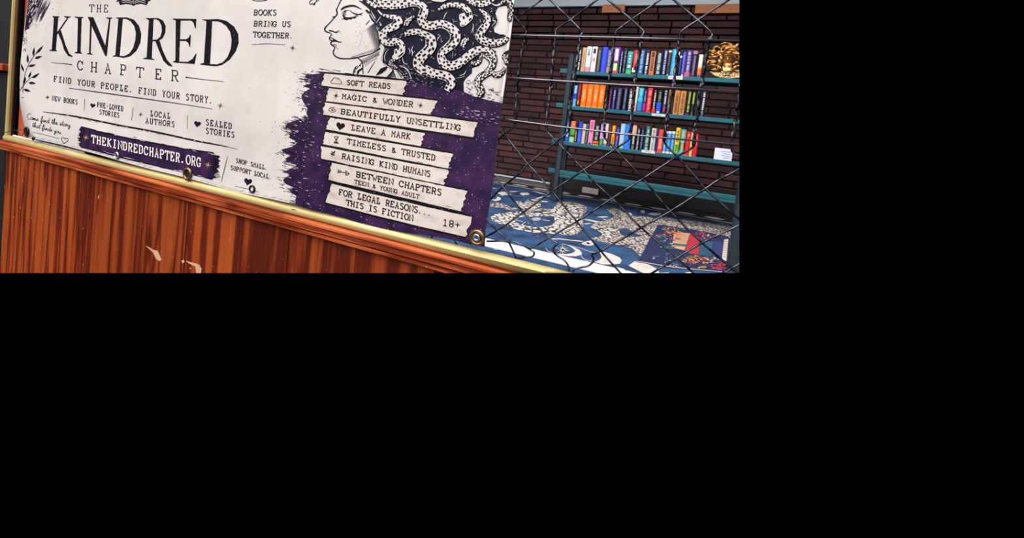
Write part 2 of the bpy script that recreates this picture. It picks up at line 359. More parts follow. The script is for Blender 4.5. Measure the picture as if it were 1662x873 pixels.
# ------------------------------------------------------------------ setting: the shop behind
YBR = 7.293
M_BRICK = mat('brick', (84, 46, 44), .85, c2=(62, 40, 42), scale=(9, 9, 9), lo=.35, hi=.7, island=.42, bump=.4)
M_MORTAR = mat('mortar', (20, 16, 20), .95)
bm = bmesh.new(); box(bm, -4.2, 1.4, YBR+.012, YBR+.12, 0, 1.9, 1)
CH, CL = .0833, .347; z = 1.4275+CAMZ-.0; zz = z
k = 0; ztop = CAMZ+1.4275+.083
while ztop > CH*.9:
    x = -4.2+(k % 2)*CL/2-((k*37) % 5)*.012 + .122
    while x < 1.4:
        w = CL*(1 if (int(x*10)+k) % 7 else .62)
        box(bm, x+.008, x+w-.008, YBR-.002+random.uniform(-.002, .002), YBR+.03, ztop-CH+.0085, ztop-.0085, 0, .004)
        x += w
    ztop -= CH; k += 1
obj('wall_back', bm, [M_BRICK, M_MORTAR], kind='structure')
M_FASCIA = mat('fascia_white', (214, 226, 234), .5, c2=(200, 212, 224), scale=(2, 2, 8))
bm = bmesh.new(); box(bm, -4.2, 1.4, YBR-.05, YBR+.12, CAMZ+1.521, 2.749, 0, .004)
obj('trim_4', bm, M_FASCIA, kind='structure')
for (x0, y0, x1, y1), lab in (((977, 7.2, 1014, 20.4), 'short pale-orange wooden block on the white fascia above the bookcase'), ((1128, 6.5, 1212, 21.2), 'long pale-orange wooden block on the white fascia at the right edge')):
    a = onY(x0, (y0+y1)/2, YBR-.09); b = onY(x1, (y0+y1)/2, YBR-.09); t = onY((x0+x1)/2, y0, YBR-.09).z; u = onY((x0+x1)/2, y1, YBR-.09).z
    root = empty('wooden_block', ((a.x+b.x)/2, YBR-.07, u), lab, 'wooden block')
    bm = bmesh.new(); box(bm, a.x, b.x, YBR-.09, YBR-.0505, u, t, 0, .004); obj('board', bm, M_BLOCKW, root)
    for i in range(7 if b.x-a.x > .5 else 3):
        fx = a.x+.03+random.random()*(min(b.x, .6)-a.x-.06); fz = u+.015+random.random()*(t-u-.03)
        bm = bmesh.new(); lathe_y(bm, Vector((fx, YBR-.0905, fz)), [(.0001, -.0012), (.004, -.001), (.0048, .0004)], 8); obj('nail', bm, M_BLACK, root)
bm = bmesh.new(); box(bm, -4.2, -1.47, YBR-.03, YBR-.004, 0.0, .022, 0, .003)
obj('baseboard_back', bm, M_FASCIA, kind='structure')
bm = bmesh.new(); box(bm, -1.50, 1.4, 6.72, 6.76, 0.0, .30, 0, .004); box(bm, -1.50, 1.4, 6.70, 6.72, .04, .05, 0)
obj('baseboard_right', bm, mat('black_skirting', (8, 8, 9), .6), kind='structure')  # added behind the socket; its black height stands in for shade under the shelf
bm = bmesh.new(); box(bm, -4.6, 2.2, 3.1, YBR+.12, 2.75, 2.85, 0)
obj('ceiling', bm, M_FASCIA, kind='structure', cut=False)  # unseen, added to keep daylight off the bookcase; stops short of the front
M_FLOOR = mat('dark_floor', (26, 26, 32), .7)
bm = bmesh.new(); box(bm, -4.6, 2.2, 1.2, YBR+.12, -.08, 0.0, 0)
obj('floor', bm, M_FLOOR, kind='structure')
# ------------------------------------------------------------------ rug
def voro(name, c, edge, sc, w):
    m = bpy.data.materials.new(name); m.use_nodes = True; nt = m.node_tree; b = nt.nodes['Principled BSDF']; b.inputs['Roughness'].default_value = .9
    tc = nt.nodes.new('ShaderNodeTexCoord'); mp = nt.nodes.new('ShaderNodeMapping'); mp.inputs['Scale'].default_value = sc
    v = nt.nodes.new('ShaderNodeTexVoronoi'); v.feature = 'DISTANCE_TO_EDGE'; v.inputs['Scale'].default_value = 1
    nt.links.new(tc.outputs['Object'], mp.inputs[0]); nt.links.new(mp.outputs[0], v.inputs['Vector'])
    cr = nt.nodes.new('ShaderNodeValToRGB'); e = cr.color_ramp.elements; e[0].position = w; e[0].color = lin(edge); e[1].position = w*2.6; e[1].color = lin(c)
    nt.links.new(v.outputs['Distance'], cr.inputs[0]); nt.links.new(cr.outputs[0], b.inputs['Base Color']); return m
M_RUG = mat('rug_blue', (38, 80, 120), .95, c2=(26, 44, 84), scale=(7, 5, 5), lo=.42, hi=.62, detail=8)
M_RUGNAVY = mat('rug_navy', (20, 26, 66), .95)
M_SCALE = voro('rug_scales', (226, 216, 208), (40, 36, 44), (17, 14, 1), .06)
M_SCALE2 = voro('rug_fine_scales', (214, 200, 188), (58, 52, 56), (30, 26, 1), .07)
M_CREAM = mat('rug_cream', (220, 208, 200), .95, c2=(190, 176, 168), scale=(16, 16, 16), lo=.4, hi=.75)
M_DK = mat('rug_dark', (18, 18, 26), .95)
rug = empty('rug', (-.6, 5.2, 0), 'blue rug patterned with cream scaled serpents and moons on the shop floor', 'rug')
bm = bmesh.new(); box(bm, -4.3, 1.6, 2.6, 7.2, 0.0, .006, 0); obj('pile', bm, M_RUG, rug)
pr = Print(lambda x, y, l: onZ(x, y, .006+.0012*l), 30)
CR, SC, S2, NV, BL, DKM = 0, 1, 2, 3, 4, 5
# border at the far side: dark ground, stripes, beige dashes
def strip_floor(x0, x1, y0, y1, l, mi):
    pr.bm.faces.new([pr.bm.verts.new((x, y, .006+.0012*l)) for x, y in ((x0, y0), (x1, y0), (x1, y1), (x0, y1))]).material_index = mi
strip_floor(-4.3, 1.6, 6.36, 7.19, 1, DKM)
for y0, y1 in ((6.37, 6.41), (6.72, 6.75), (6.80, 6.825), (6.88, 6.90), (6.97, 7.0), (7.08, 7.10)): strip_floor(-4.3, -1.5 if y0 > 6.6 else 1.6, y0, y1, 2, CR)
x = -4.2
while x < 1.5:
    pr.bm.faces.new([pr.bm.verts.new((x+a, b, .006+.0012*2)) for a, b in ((0, 6.53), (.05, 6.49), (.15, 6.5), (.19, 6.55), (.13, 6.62), (.04, 6.61))]).material_index = CR
    x += .255
# serpent with a coiled tail
pr.poly(Z(790, 280, 5.257, [(540, 322), (600, 272), (700, 258), (830, 288), (856, 318), (840, 345), (792, 372), (812, 420), (806, 478), (760, 515), (690, 530), (600, 522), (400, 512), (260, 485), (150, 452), (60, 415), (20, 385), (50, 362), (110, 348), (200, 338), (300, 330), (430, 345)]), SC, 1)
pr.poly(Z(790, 280, 5.257, [(236, 408), (262, 388), (310, 376), (440, 372), (576, 374), (578, 420), (560, 446), (470, 466), (400, 464), (320, 448), (262, 428)]), BL, 2)
pr.line(Z(790, 280, 5.257, [(300, 330), (420, 318), (545, 320)]), 4, S2, 2)
pr.line(Z(790, 280, 5.257, [(600, 270), (720, 258), (840, 300), (800, 372), (815, 440), (770, 512), (640, 528)]), 4, S2, 2, 4)
pr.oval(*Z(780, 330, 13.85, [(1255, 352)])[0], 7, 1.9, .8, CR, 3)
pr.oval(*Z(780, 330, 13.85, [(1255, 352)])[0], 4.4, 1.0, .7, CR, 3)
for a, b in (((930, 475), (1015, 410)), ((800, 375), (900, 395)), ((1060, 440), (1085, 450)), ((1400, 370), (1560, 390)), ((770, 360), (950, 410))): pr.line(Z(780, 330, 13.85, [a, b]), .8, CR, 3)
# tail fin and the band behind it
pr.poly(Z(780, 330, 13.85, [(220, 0), (400, -20), (600, 40), (700, 90), (860, 108), (862, 150), (720, 155), (600, 138), (420, 100), (225, 72)]), S2, 1)
pr.poly(Z(780, 270, 13.85, [(790, 775), (930, 790), (980, 830), (1050, 750), (1180, 735), (1300, 750), (1370, 790), (1350, 900), (1200, 960), (1000, 980), (860, 900)]), SC, 2)
for a in ([(240, 745), (340, 735), (380, 690), (350, 670), (440, 700), (465, 735), (420, 765), (330, 780)], [(340, 600), (470, 572), (560, 575), (640, 620), (700, 630), (640, 650), (560, 640), (480, 660), (430, 620)], [(880, 620), (920, 590), (1050, 590), (1100, 620), (1080, 645), (1000, 640), (960, 660), (930, 640)],
          [(650, 560), (860, 552), (760, 575), (660, 575)], [(1150, 545), (1350, 590), (1500, 640), (1330, 610)], [(270, 480), (370, 490), (300, 500)], [(1210, 740), (1290, 700), (1390, 670), (1560, 660), (1560, 675), (1400, 690), (1300, 730)], [(1360, 770), (1540, 790), (1480, 805), (1370, 800)]):
    pr.poly(Z(780, 270, 13.85, a), CR, 2)
for a in ([(270, 430), (420, 430), (470, 445), (300, 470)], [(720, 590), (880, 585), (870, 640), (800, 650)], [(1120, 590), (1300, 620), (1460, 650), (1300, 690), (1150, 650)], [(780, 680), (960, 690), (940, 720), (820, 710)]): pr.poly(Z(780, 270, 13.85, a), NV, 1)
# second serpent, at the right
pr.poly([(958, 369), (963, 363), (969, 360), (985, 357.5), (997, 351), (990, 344), (984, 339), (1000, 337), (1012, 344), (1022, 351), (1045, 349), (1075, 352), (1110, 356.5), (1145, 361), (1186, 368), (1186, 386), (1150, 384), (1068, 366), (1052, 392), (1040, 417), (1026, 403), (1010, 398.5), (990, 395.5), (972, 391), (958, 387), (974, 383.5), (982, 377), (972, 373)], S2, 1)
pr.poly(Z(890, 345, 13.85, [(960, 320), (1040, 262), (1160, 300), (1320, 300), (1480, 360), (1520, 480), (1400, 560), (1230, 520), (1180, 440), (1080, 390)]), SC, 2)
pr.poly(Z(995, 280, 5.257, [(50, 480), (110, 470), (170, 510), (250, 540), (180, 545), (100, 540), (58, 515)]), BL, 3)
for a in ([(760, 150), (900, 150), (1050, 180), (1200, 205), (1050, 215), (900, 180)], [(770, 250), (900, 235), (980, 240), (860, 262)], [(1080, 90), (1280, 80), (1360, 100), (1200, 120)], [(1190, 140), (1330, 150), (1270, 165)]): pr.poly(Z(890, 345, 13.85, a), CR, 2)
for a in ([(890, 660), (1190, 662), (1270, 770), (1340, 840), (1000, 830), (880, 760)],): pr.poly(Z(890, 290, 13.85, a), BL, 2)
for r_ in (1.6, 3.2, 5.0): pr.oval(1001.5-r_*.3, 349, r_*1.5, r_*1.3, .6, DKM, 4)
for a in ([(545, 440), (600, 425), (650, 450), (630, 500), (570, 490)], [(700, 515), (800, 485), (1000, 490), (1020, 530), (860, 550)], [(280, 500), (300, 470), (370, 530), (330, 550)]): pr.poly(Z(1000, 310, 13.85, a), CR, 3)
pr.poly(Z(1000, 310, 13.85, [(180, 405), (520, 400), (800, 420), (1100, 490), (1250, 540), (1100, 590), (830, 610), (660, 560), (420, 570), (250, 480)]), BL, 2)
# crescent moons, eye, thin scrolls
q = lambda P: Z(890, 385, 13.85, P)
pr.poly(q([(360, 155), (560, 215), (700, 285), (755, 350), (735, 395), (620, 428), (450, 422), (300, 405), (175, 365), (400, 378), (530, 357), (605, 310), (560, 250), (450, 190)]), CR, 1)
pr.star(*q([(320, 280)])[0], 11, 1.6, CR, 2, 5)
pr.poly(q([(150, 230), (250, 255), (300, 275), (240, 275)]), CR, 2); pr.poly(q([(340, 268), (480, 300), (330, 295)]), CR, 2)
pr.poly(q([(1150, 335), (1260, 330), (1450, 382), (1600, 452), (1648, 520), (1610, 592), (1450, 612), (1250, 612), (1035, 562), (1100, 530), (1160, 500), (1196, 440), (1180, 400)]), CR, 1)
pr.poly(q([(745, 130), (850, 88), (960, 75), (1010, 130), (1020, 170), (950, 190), (860, 182), (770, 158)]), CR, 1); pr.poly(q([(840, 125), (900, 110), (945, 145), (900, 158)]), DKM, 2)
pr.line(q([(70, 35), (250, 35), (500, 65), (780, 92)]), 1.3, CR, 1)
pr.line(q([(330, 150), (560, 205), (760, 255), (950, 330), (1100, 335)]), .6, CR, 1, 3); pr.line(q([(735, 370), (760, 450), (860, 520), (1040, 530)]), .8, CR, 1, 3); pr.line(q([(-60, 250), (0, 315), (110, 355)]), .8, CR, 1)
for P in ([(1020, 431), (1030, 424), (1050, 428), (1068, 437), (1072, 448), (1050, 446)], [(1000, 433), (1012, 436), (1022, 444), (1004, 442)], [(1060, 443), (1085, 442), (1090, 450)], [(1112, 442.4), (1122, 441), (1130, 447), (1115, 447)]): pr.poly(P, CR, 1)
for i in range(70):
    x, y = random.uniform(800, 1040), random.uniform(318, 432); L_ = random.uniform(2, 7)
    if x > 950 and y < 400 and y > 335: continue
    pr.line([(x, y), (x+L_, y+L_*.2)], .4, random.choice((NV, NV, CR)), 1)
obj('woven_pattern', pr.bm, [M_CREAM, M_SCALE, M_SCALE2, M_RUGNAVY, M_RUG, M_DK], rug, recalc=False)
bm = bmesh.new(); box(bm, -4.3, 1.6, 3.226, 3.41, .0075, .02, 0, .003)
obj('trim_5', bm, M_WHITEP, kind='structure')
# ------------------------------------------------------------------ book mat
mq = [(1068, 364.3), (1115, 370.5), (1150, 377), (1183, 384), (1177, 440.5), (1120, 434.5), (1035.5, 423.5)]
mat_root = empty('floor_mat', tuple(onZ(1110, 400, .0075)), 'navy mat printed with books and flowers lying on the patterned rug', 'mat')
ZM = .0085
bm = bmesh.new(); top = [bm.verts.new(onZ(x, y, ZM+.006)) for x, y in mq]; bot = [bm.verts.new((v.co.x, v.co.y, ZM)) for v in top]
bm.faces.new(top); bm.faces.new(bot)
for i in range(len(mq)): bm.faces.new((top[i], top[(i+1) % len(mq)], bot[(i+1) % len(mq)], bot[i]))
obj('mat_field', bm, mat('mat_navy', (16, 26, 66), .9, c2=(22, 36, 84), scale=(10, 10, 10)), mat_root)
pm = Print(lambda x, y, l: onZ(x, y, ZM+.006+.0008*l), 30); q = lambda P: Z(1025, 355, 9.49, P)
MC = [(206, 160, 118), (176, 40, 56), (40, 84, 112), (34, 46, 106), (220, 204, 190), (232, 132, 34), (56, 110, 84), (214, 60, 70), (24, 98, 116), (90, 90, 130), (150, 60, 110)]
MM = [col(c, .9) for c in MC]
pm.poly(q([(660, 205), (900, 225), (815, 485), (615, 440)]), 0); pm.poly(q([(640, 372), (850, 395), (835, 428), (628, 405)]), 8, 2)
for k in range(5): pm.line(q([(700-k*8, 240+k*24), (888-k*8, 262+k*26)]), .35, 10, 2)
pm.poly(q([(905, 205), (1065, 300), (1035, 552), (905, 535), (820, 515)]), 1)
for k in range(8): pm.line(q([(880-k*6, 280+k*32), (1040-k*2, 300+k*32)]), .35, 7, 2)
pm.poly(q([(1070, 330), (1255, 355), (1230, 575), (1040, 555)]), 2); pm.poly(q([(1262, 335), (1425, 350), (1395, 590), (1240, 580)]), 3)
for k in range(9): pm.line(q([(1065-k*2, 430+k*15), (1220, 445+k*14)]), .3, 8, 2); pm.line(q([(1280-k*2, 380+k*22), (1400-k*2, 392+k*22)]), .3, 9, 2)
pm.poly(q([(1425, 320), (1490, 310), (1462, 650), (1390, 640)]), 4)
for k in range(8): pm.line(q([(1425-k*2, 345+k*34), (1478-k*2, 350+k*34)]), .5, 3, 2)
def flora(x0, y0, x1, y1, n, cols, s=18):
    for _ in range(n):
        x, y = random.uniform(x0, x1), random.uniform(y0, y1); L_ = random.uniform(.6, 1.6)*s; a = random.uniform(-.3, .6)
        pm.leaf(Vector(q([(x, y)])[0]), Vector(q([(x+L_*2.2*math.cos(a), y+L_*1.2*math.sin(a))])[0]), random.uniform(.8, 2.0), random.choice(cols), random.choice((2, 3)))
flora(440, 130, 840, 175, 40, (6, 6, 5, 8)); flora(460, 180, 760, 250, 34, (5, 5, 7, 0)); flora(330, 240, 480, 290, 12, (7, 4, 10)); flora(370, 250, 640, 470, 70, (6, 6, 8, 4, 9, 3, 2))
flora(960, 190, 1140, 270, 24, (7, 7, 1, 6)); flora(1060, 240, 1220, 320, 20, (10, 7, 4, 9)); flora(560, 280, 720, 330, 12, (10, 7)); flora(480, 520, 800, 720, 44, (9, 2, 4, 10, 9)); flora(800, 590, 1120, 690, 46, (5, 5, 5, 0, 7)); flora(1010, 720, 1120, 755, 12, (5, 0))
flora(1100, 590, 1380, 680, 40, (4, 6, 7, 6)); flora(1220, 670, 1430, 780, 44, (7, 7, 1)); flora(820, 560, 1000, 600, 16, (6, 5)); flora(560, 640, 720, 740, 26, (9, 8, 4)); flora(320, 560, 400, 620, 8, (4, 9)); flora(1040, 330, 1060, 340, 2, (8,))
obj('printed_picture', pm.bm, MM, mat_root, recalc=False)
pe = Print(lambda x, y, l: onZ(x, y, ZM+.004+.0008*l), 30)
pe.line([(1034, 423.6), (1090, 433.2), (1120, 436), (1172, 441)], .9, 0, 1)
obj('edge_binding', pe.bm, [M_CREAM], mat_root, recalc=False)
# ------------------------------------------------------------------ bookcase
YS = 5.724
SH = [((935, 119.1), (1200, 130.5)), ((930, 176.5), (1200, 195.5)), ((920.7, 235.3), (1200, 262.8)), ((908.7, 281.7), (1190, 322.3))]
SZ = [(onY(*a, YS).z+onY(*b, YS).z)/2 for a, b in SH]
XL = onY(924, 89, YS).x; XLr = XL+.048; XR = 1.35; DEP = .30
bc = empty('bookcase', (.1, YS+.15, 0), 'tall teal and dark blue open bookcase holding three rows of books by the brick wall', 'bookcase')
for y0, nm in ((YS-.004, 'post'), (YS+DEP-.05, 'post')):
    for x0 in (XL, XR):
        bm = bmesh.new(); box(bm, x0, x0+.048, y0, y0+.05, .009, onY(926, 88, YS).z, 0, .004)
        obj('post', bm, M_POST, bc)
for k, z in enumerate(SZ):
    th = .042 if k < 3 else .075
    bm = bmesh.new()
    box(bm, XLr+.002, XR-.002, YS+.004, YS+DEP, z-.012, z+.006, 0, .002)
    box(bm, XLr+.002, XR-.002, YS-.012, YS+.006, z-th/2, z+th/2-.004, 0, .004)
    if k == 3: box(bm, XLr+.002, XR-.002, YS-.018, YS-.012, z-.004, z+.030, 0, .002)
    box(bm, XLr+.002, XR-.002, YS+DEP-.02, YS+DEP, z-.03, z-.012, 0, .002)
    obj('shelf', bm, M_TEAL, bc)
    bm = bmesh.new(); box(bm, XL-.075, XL-.001, YS+.004, YS+.03, z-.008, z+.038, 0, .003)
    obj('shelf_end', bm, M_TEAL, bc)
# ------------------------------------------------------------------ books
def book(xl, xr, yt, k, c, desc, bands=(), dep=.165, dy=0.0, group=None):
    a, b = SH[k]; f = lambda x: a[1]+(b[1]-a[1])*(x-a[0])/(b[0]-a[0])-2
    Y0 = YS+.012+dy
    x0 = onY(xl, f(xl), Y0).x+.0006; x1 = onY(xr, f(xr), Y0).x-.0006; z0 = SZ[k]+.0075
    z1 = onY((xl+xr)/2, yt, Y0).z
    if k == 2: z1 -= .004
    root = empty('book', ((x0+x1)/2, Y0+dep/2, z0), desc, 'book', group)
    w = x1-x0; t = min(.0028, w*.16); r = min(.006, w*.3)
    bm = bmesh.new()   # spine with rounded back and two boards, one shell
    out = [(x0, Y0+dep), (x0, Y0+r), (x0+w*.12, Y0+r*.35), (x0+w*.3, Y0), (x1-w*.3, Y0), (x1-w*.12, Y0+r*.35), (x1, Y0+r), (x1, Y0+dep), (x1-t, Y0+dep), (x1-t, Y0+r+.004), (x0+t, Y0+r+.004), (x0+t, Y0+dep)]
    lo_ = [bm.verts.new((x, y, z0)) for x, y in out]; hi_ = [bm.verts.new((x, y, z1)) for x, y in out]
    n = len(out)
    for i in range(n): bm.faces.new((lo_[i], lo_[(i+1) % n], hi_[(i+1) % n], hi_[i]))
    bmesh.ops.triangulate(bm, faces=[bm.faces.new(lo_), bm.faces.new(hi_)])
    obj('cover', bm, col(c, .42), root)
    bm = bmesh.new(); box(bm, x0+t+.0002, x1-t-.0002, Y0+r+.0045, Y0+dep-.004, z0+.003, z1-.004)
    obj('pages', bm, M_PAGES, root)
    if bands:
        lay = 0
        for bd in bands:
            bm = bmesh.new(); ms = []; lay += 1
            g0, g1, cc = bd[0], bd[1], bd[2]; s = bd[3] if len(bd) > 3 else 'b'
            m = col(cc, .45)
            if m not in ms: ms.append(m)
            mi = ms.index(m); h = z1-z0
            def quad(u0, u1, v0, v1):
                d = Y0-.0004-.00025*lay
                X = lambda u: x0+w*u
                us = [u for u in (u0, .12, .3, .7, .88, u1) if u0 <= u <= u1]
                yy = lambda u: (r*.35 if (u <= .121 or u >= .879) else 0)+(r*.65 if (u < .01 or u > .99) else 0)+d
                for p, qn in zip(us[:-1], us[1:]):
                    bm.faces.new([bm.verts.new(v) for v in ((X(p), yy(p), z0+h*v0), (X(qn), yy(qn), z0+h*v0), (X(qn), yy(qn), z0+h*v1), (X(p), yy(p), z0+h*v1))]).material_index = mi
            if s == 'b': quad(.0, 1.0, g0, g1)          # a band of colour right across
            elif s == 'c': quad(.25, .75, g0, g1)        # a panel in the middle
            elif s == 't':                               # a title set up the spine
                v = g0
                while v < g1:
                    L_ = random.uniform(.02, .045)
                    quad(.28+random.uniform(-.03, .05), .72+random.uniform(-.05, .05), v, min(v+L_*.62, g1)); v += L_+(.03 if random.random() < .15 else 0)
            obj('spine_title' if s == 't' else 'spine_band' if s == 'b' else 'spine_panel', bm, ms, root, recalc=False)
    return root
WH = (232, 230, 226); BK = (14, 14, 18); NVY = (18, 24, 56)
T = 't'; C = 'c'
TOP = [
 (935, 940.5, 76.5, BK, 'black book with white spine title', [(.1, .9, WH, T)]), (941.1, 947.7, 76.9, (202, 160, 124), 'tan book', [(.2, .85, (176, 128, 96), T), (0, .06, (226, 190, 160))]), (948, 956.2, 75.2, (206, 222, 220), 'pale mint book with pink foot', [(0, .22, (214, 140, 142)), (.66, .9, (80, 84, 90), T)]),
 (957, 965, 75.4, (234, 214, 216), 'pale pink book with black bottle mark', [(.74, .92, (20, 18, 22), C), (.45, .6, (196, 60, 76), T)]), (966, 972.8, 76.6, (40, 46, 44), 'charcoal green book', [(.1, .9, (120, 124, 104), T)]), (973.4, 982, 76.4, (44, 66, 232), 'bright blue book', [(.1, .9, (60, 84, 244), T)]),
 (982.5, 990.2, 81.4, (104, 100, 140), 'grey-lavender book with tan foot', [(.0, .28, (160, 140, 120)), (.35, .92, (180, 186, 208), T)]), (991.6, 1002.5, 76.4, (108, 38, 140), 'purple and green book with red foot', [(.13, .42, (28, 92, 50)), (0, .12, (206, 44, 60)), (.5, .94, (236, 220, 238), C), (.13, .4, (226, 226, 170), C)]), (1003.3, 1007.8, 82, NVY, 'slim navy book with white lettering', [(.1, .95, (170, 190, 232), T)]),
 (1008.3, 1013.6, 77.6, (22, 22, 48), 'dark navy book with faded pink lettering', [(.1, .9, (150, 120, 150), T)]), (1014.5, 1023.7, 82.8, (30, 134, 134), 'teal book with green foot', [(0, .2, (74, 184, 96)), (.3, .42, (224, 210, 176), C), (.5, .85, (190, 226, 222), T), (.9, .93, (120, 190, 190))]), (1024.6, 1033.5, 81.4, (216, 28, 44), 'red book with white and black foot', [(.12, .3, (236, 226, 220)), (0, .1, (20, 16, 18)), (.2, .34, (24, 18, 18), C), (.45, .85, (246, 150, 140), T)]),
 (1034, 1043, 80.8, (26, 70, 132), 'mid-blue book with pale lettering', [(.1, .95, (150, 196, 220), T)]), (1043.8, 1051, 80.7, (20, 26, 60), 'navy book with white script title', [(.05, .9, WH, T)]), (1051.8, 1060, 83, (226, 122, 62), 'orange-framed black book', [(.2, .72, (24, 24, 28), C), (.76, .97, (24, 24, 28), C), (.03, .16, (220, 90, 40), C), (.25, .7, (120, 120, 124), T)]),
 (1061.5, 1071.8, 84.2, (14, 26, 38), 'black-teal book with two lines of white lettering', [(.1, .95, (190, 206, 214), T)]), (1072.6, 1079.6, 80, (24, 36, 86), 'navy book with tall white lettering', [(.1, .95, (196, 204, 226), T)]), (1080.2, 1085.5, 80.7, (52, 48, 40), 'olive-brown book with cream head', [(.9, .98, (222, 208, 170)), (.4, .85, (110, 102, 76), T), (0, .1, (206, 140, 110), C)]),
 (1086.2, 1095, 79.3, (34, 142, 226), 'sky-blue book', [(.1, .95, (120, 208, 246), T), (.2, .32, (110, 200, 120), C)]), (1096, 1099, 81.5, (42, 22, 70), 'slim dark violet book', [(.8, .94, WH, C)]), (1099.4, 1103.4, 81.5, (16, 34, 66), 'slim dark blue book with pale oval', [(.72, .8, (190, 220, 230)), (.1, .65, (50, 112, 180), T)]), (1103.9, 1109.2, 83.8, (84, 78, 188), 'indigo book', [(.05, .12, (210, 210, 250), C), (.2, .9, (120, 112, 216), T)]),
 (1109.7, 1119, 81.4, (62, 44, 118), 'purple book with lavender lettering and pink foot', [(0, .2, (206, 84, 122)), (.22, .98, (200, 196, 226), T)]), (1119.8, 1127.6, 82, (30, 26, 50), 'dark plum book with mauve head', [(.88, .99, (170, 120, 156)), (.1, .8, (150, 110, 156), T)]), (1128.1, 1129.8, 85, (22, 24, 44), 'thin dark navy book', []), (1130.2, 1137, 88.3, (232, 224, 204), 'cream book fading through orange to purple at the foot', [(0, .14, (92, 74, 122)), (.14, .22, (210, 110, 96)), (.22, .4, (244, 106, 40)), (.4, .46, (246, 170, 110))])]
MID = [
 (928.3, 933.4, 138.2, (96, 176, 226), 'light blue book with deep blue middle', [(.38, .62, (40, 60, 196)), (.65, .95, (220, 236, 246), T), (0, .06, (226, 240, 246))]), (934.4, 939.6, 136.2, (128, 30, 56), 'maroon book with orange emblem', [(.0, .12, (22, 22, 60)), (.13, .3, (224, 130, 50), C), (.4, .9, (160, 60, 84), T)])]
for i, (a, b, t) in enumerate(((940.8, 949.3, 136.0), (949.9, 958.9, 136.4), (959.4, 968.4, 137), (968.9, 978.2, 137.7))):
    MID.append((a, b, t, (252, 116, 14), 'bright orange volume, %s of four' % ('first', 'second', 'third', 'last')[i], [(.3, .8, (255, 196, 130), T), (.03, .1, (255, 150, 40))]))
MID += [
 (979.4, 983.4, 138.6, BK, 'slim black book with white marks', [(.05, .95, WH, T)]), (985.4, 990.4, 142, (32, 20, 40), 'dark book with violet and red marks', [(.05, .9, (170, 60, 110), T)]), (991.6, 996.6, 143, (34, 38, 110), 'navy book with pale title at the top', [(.5, .9, (206, 214, 240), T), (.1, .5, (74, 74, 170), C)]), (998.4, 1005.6, 143, (54, 52, 78), 'grey-violet book', [(.1, .95, (124, 124, 156), T)]),
 (1008.6, 1015.2, 141.7, (18, 24, 62), 'navy book with grey-blue lettering', [(.1, .92, (110, 132, 180), T)]), (1016.4, 1025.4, 143, (14, 14, 20), 'black book with big white title and red strip', [(.12, .88, (236, 232, 230), T), (.9, .97, (210, 60, 66), C), (.03, .08, WH, C)]), (1028, 1031.8, 140.3, (232, 218, 210), 'thin cream and pink book', [(0, .35, (232, 150, 140))]),
 (1032.8, 1040.6, 142.2, (18, 142, 206), 'cyan-blue book', [(.7, .98, (40, 178, 200)), (.45, .6, (40, 196, 232)), (0, .08, (28, 50, 110)), (.6, .95, (150, 230, 200), T)]), (1041.4, 1046.4, 145, (40, 40, 110), 'slim book in violet and blue', [(.1, .4, (170, 40, 150)), (.5, .9, (140, 180, 214), T)]), (1047, 1055, 142.6, (238, 26, 40), 'scarlet book', [(.15, .9, (255, 176, 176), T), (.62, .66, (140, 10, 20))]),
 (1056.6, 1062.6, 145.3, (20, 18, 22), 'black book with red foot and white lettering', [(.05, .2, (236, 50, 52)), (.22, .88, (214, 214, 210), T), (.9, .97, (170, 40, 60), C)]), (1063.4, 1071.4, 146, (18, 22, 20), 'black book with royal blue lower half', [(0, .5, (24, 82, 214)), (.04, .12, (225, 232, 244), C), (.55, .92, (150, 180, 140), T)]), (1073, 1080, 145.6, (20, 20, 52), 'navy book with white and pink lettering', [(.42, .98, (200, 206, 232), T), (.12, .36, (206, 64, 130), T)]),
 (1081.2, 1086.4, 145.4, (190, 132, 76), 'slim tan book', [(.2, .9, (92, 60, 36), T)]), (1087, 1090.4, 147, (18, 16, 22), 'thin black book', [(.1, .5, (60, 50, 90), T)]), (1090.8, 1099.6, 146.3, (196, 134, 72), 'thick tan book, left of a pair', [(.12, .9, (96, 58, 30), T)]), (1100.2, 1109.6, 147.2, (202, 138, 74), 'thick tan book, right of a pair', [(.12, .9, (90, 54, 28), T)]),
 (1111.6, 1118.6, 147.2, (16, 18, 22), 'black book with acid-green title and blue foot', [(0, .1, (30, 50, 176)), (.18, .96, (196, 220, 70), T)]), (1119, 1125, 148, (14, 18, 16), 'black book with acid-green specks', [(.02, .2, (110, 150, 50), T), (.5, .95, (150, 170, 60), C)]), (1126, 1133, 149.5, (12, 14, 16), 'plain black book', []), (1135, 1142, 148, (16, 20, 36), 'black book with white title, last before the gap', [(.3, .96, (226, 232, 240), T), (.12, .26, (90, 120, 100), C), (0, .1, (50, 84, 150), C)])]
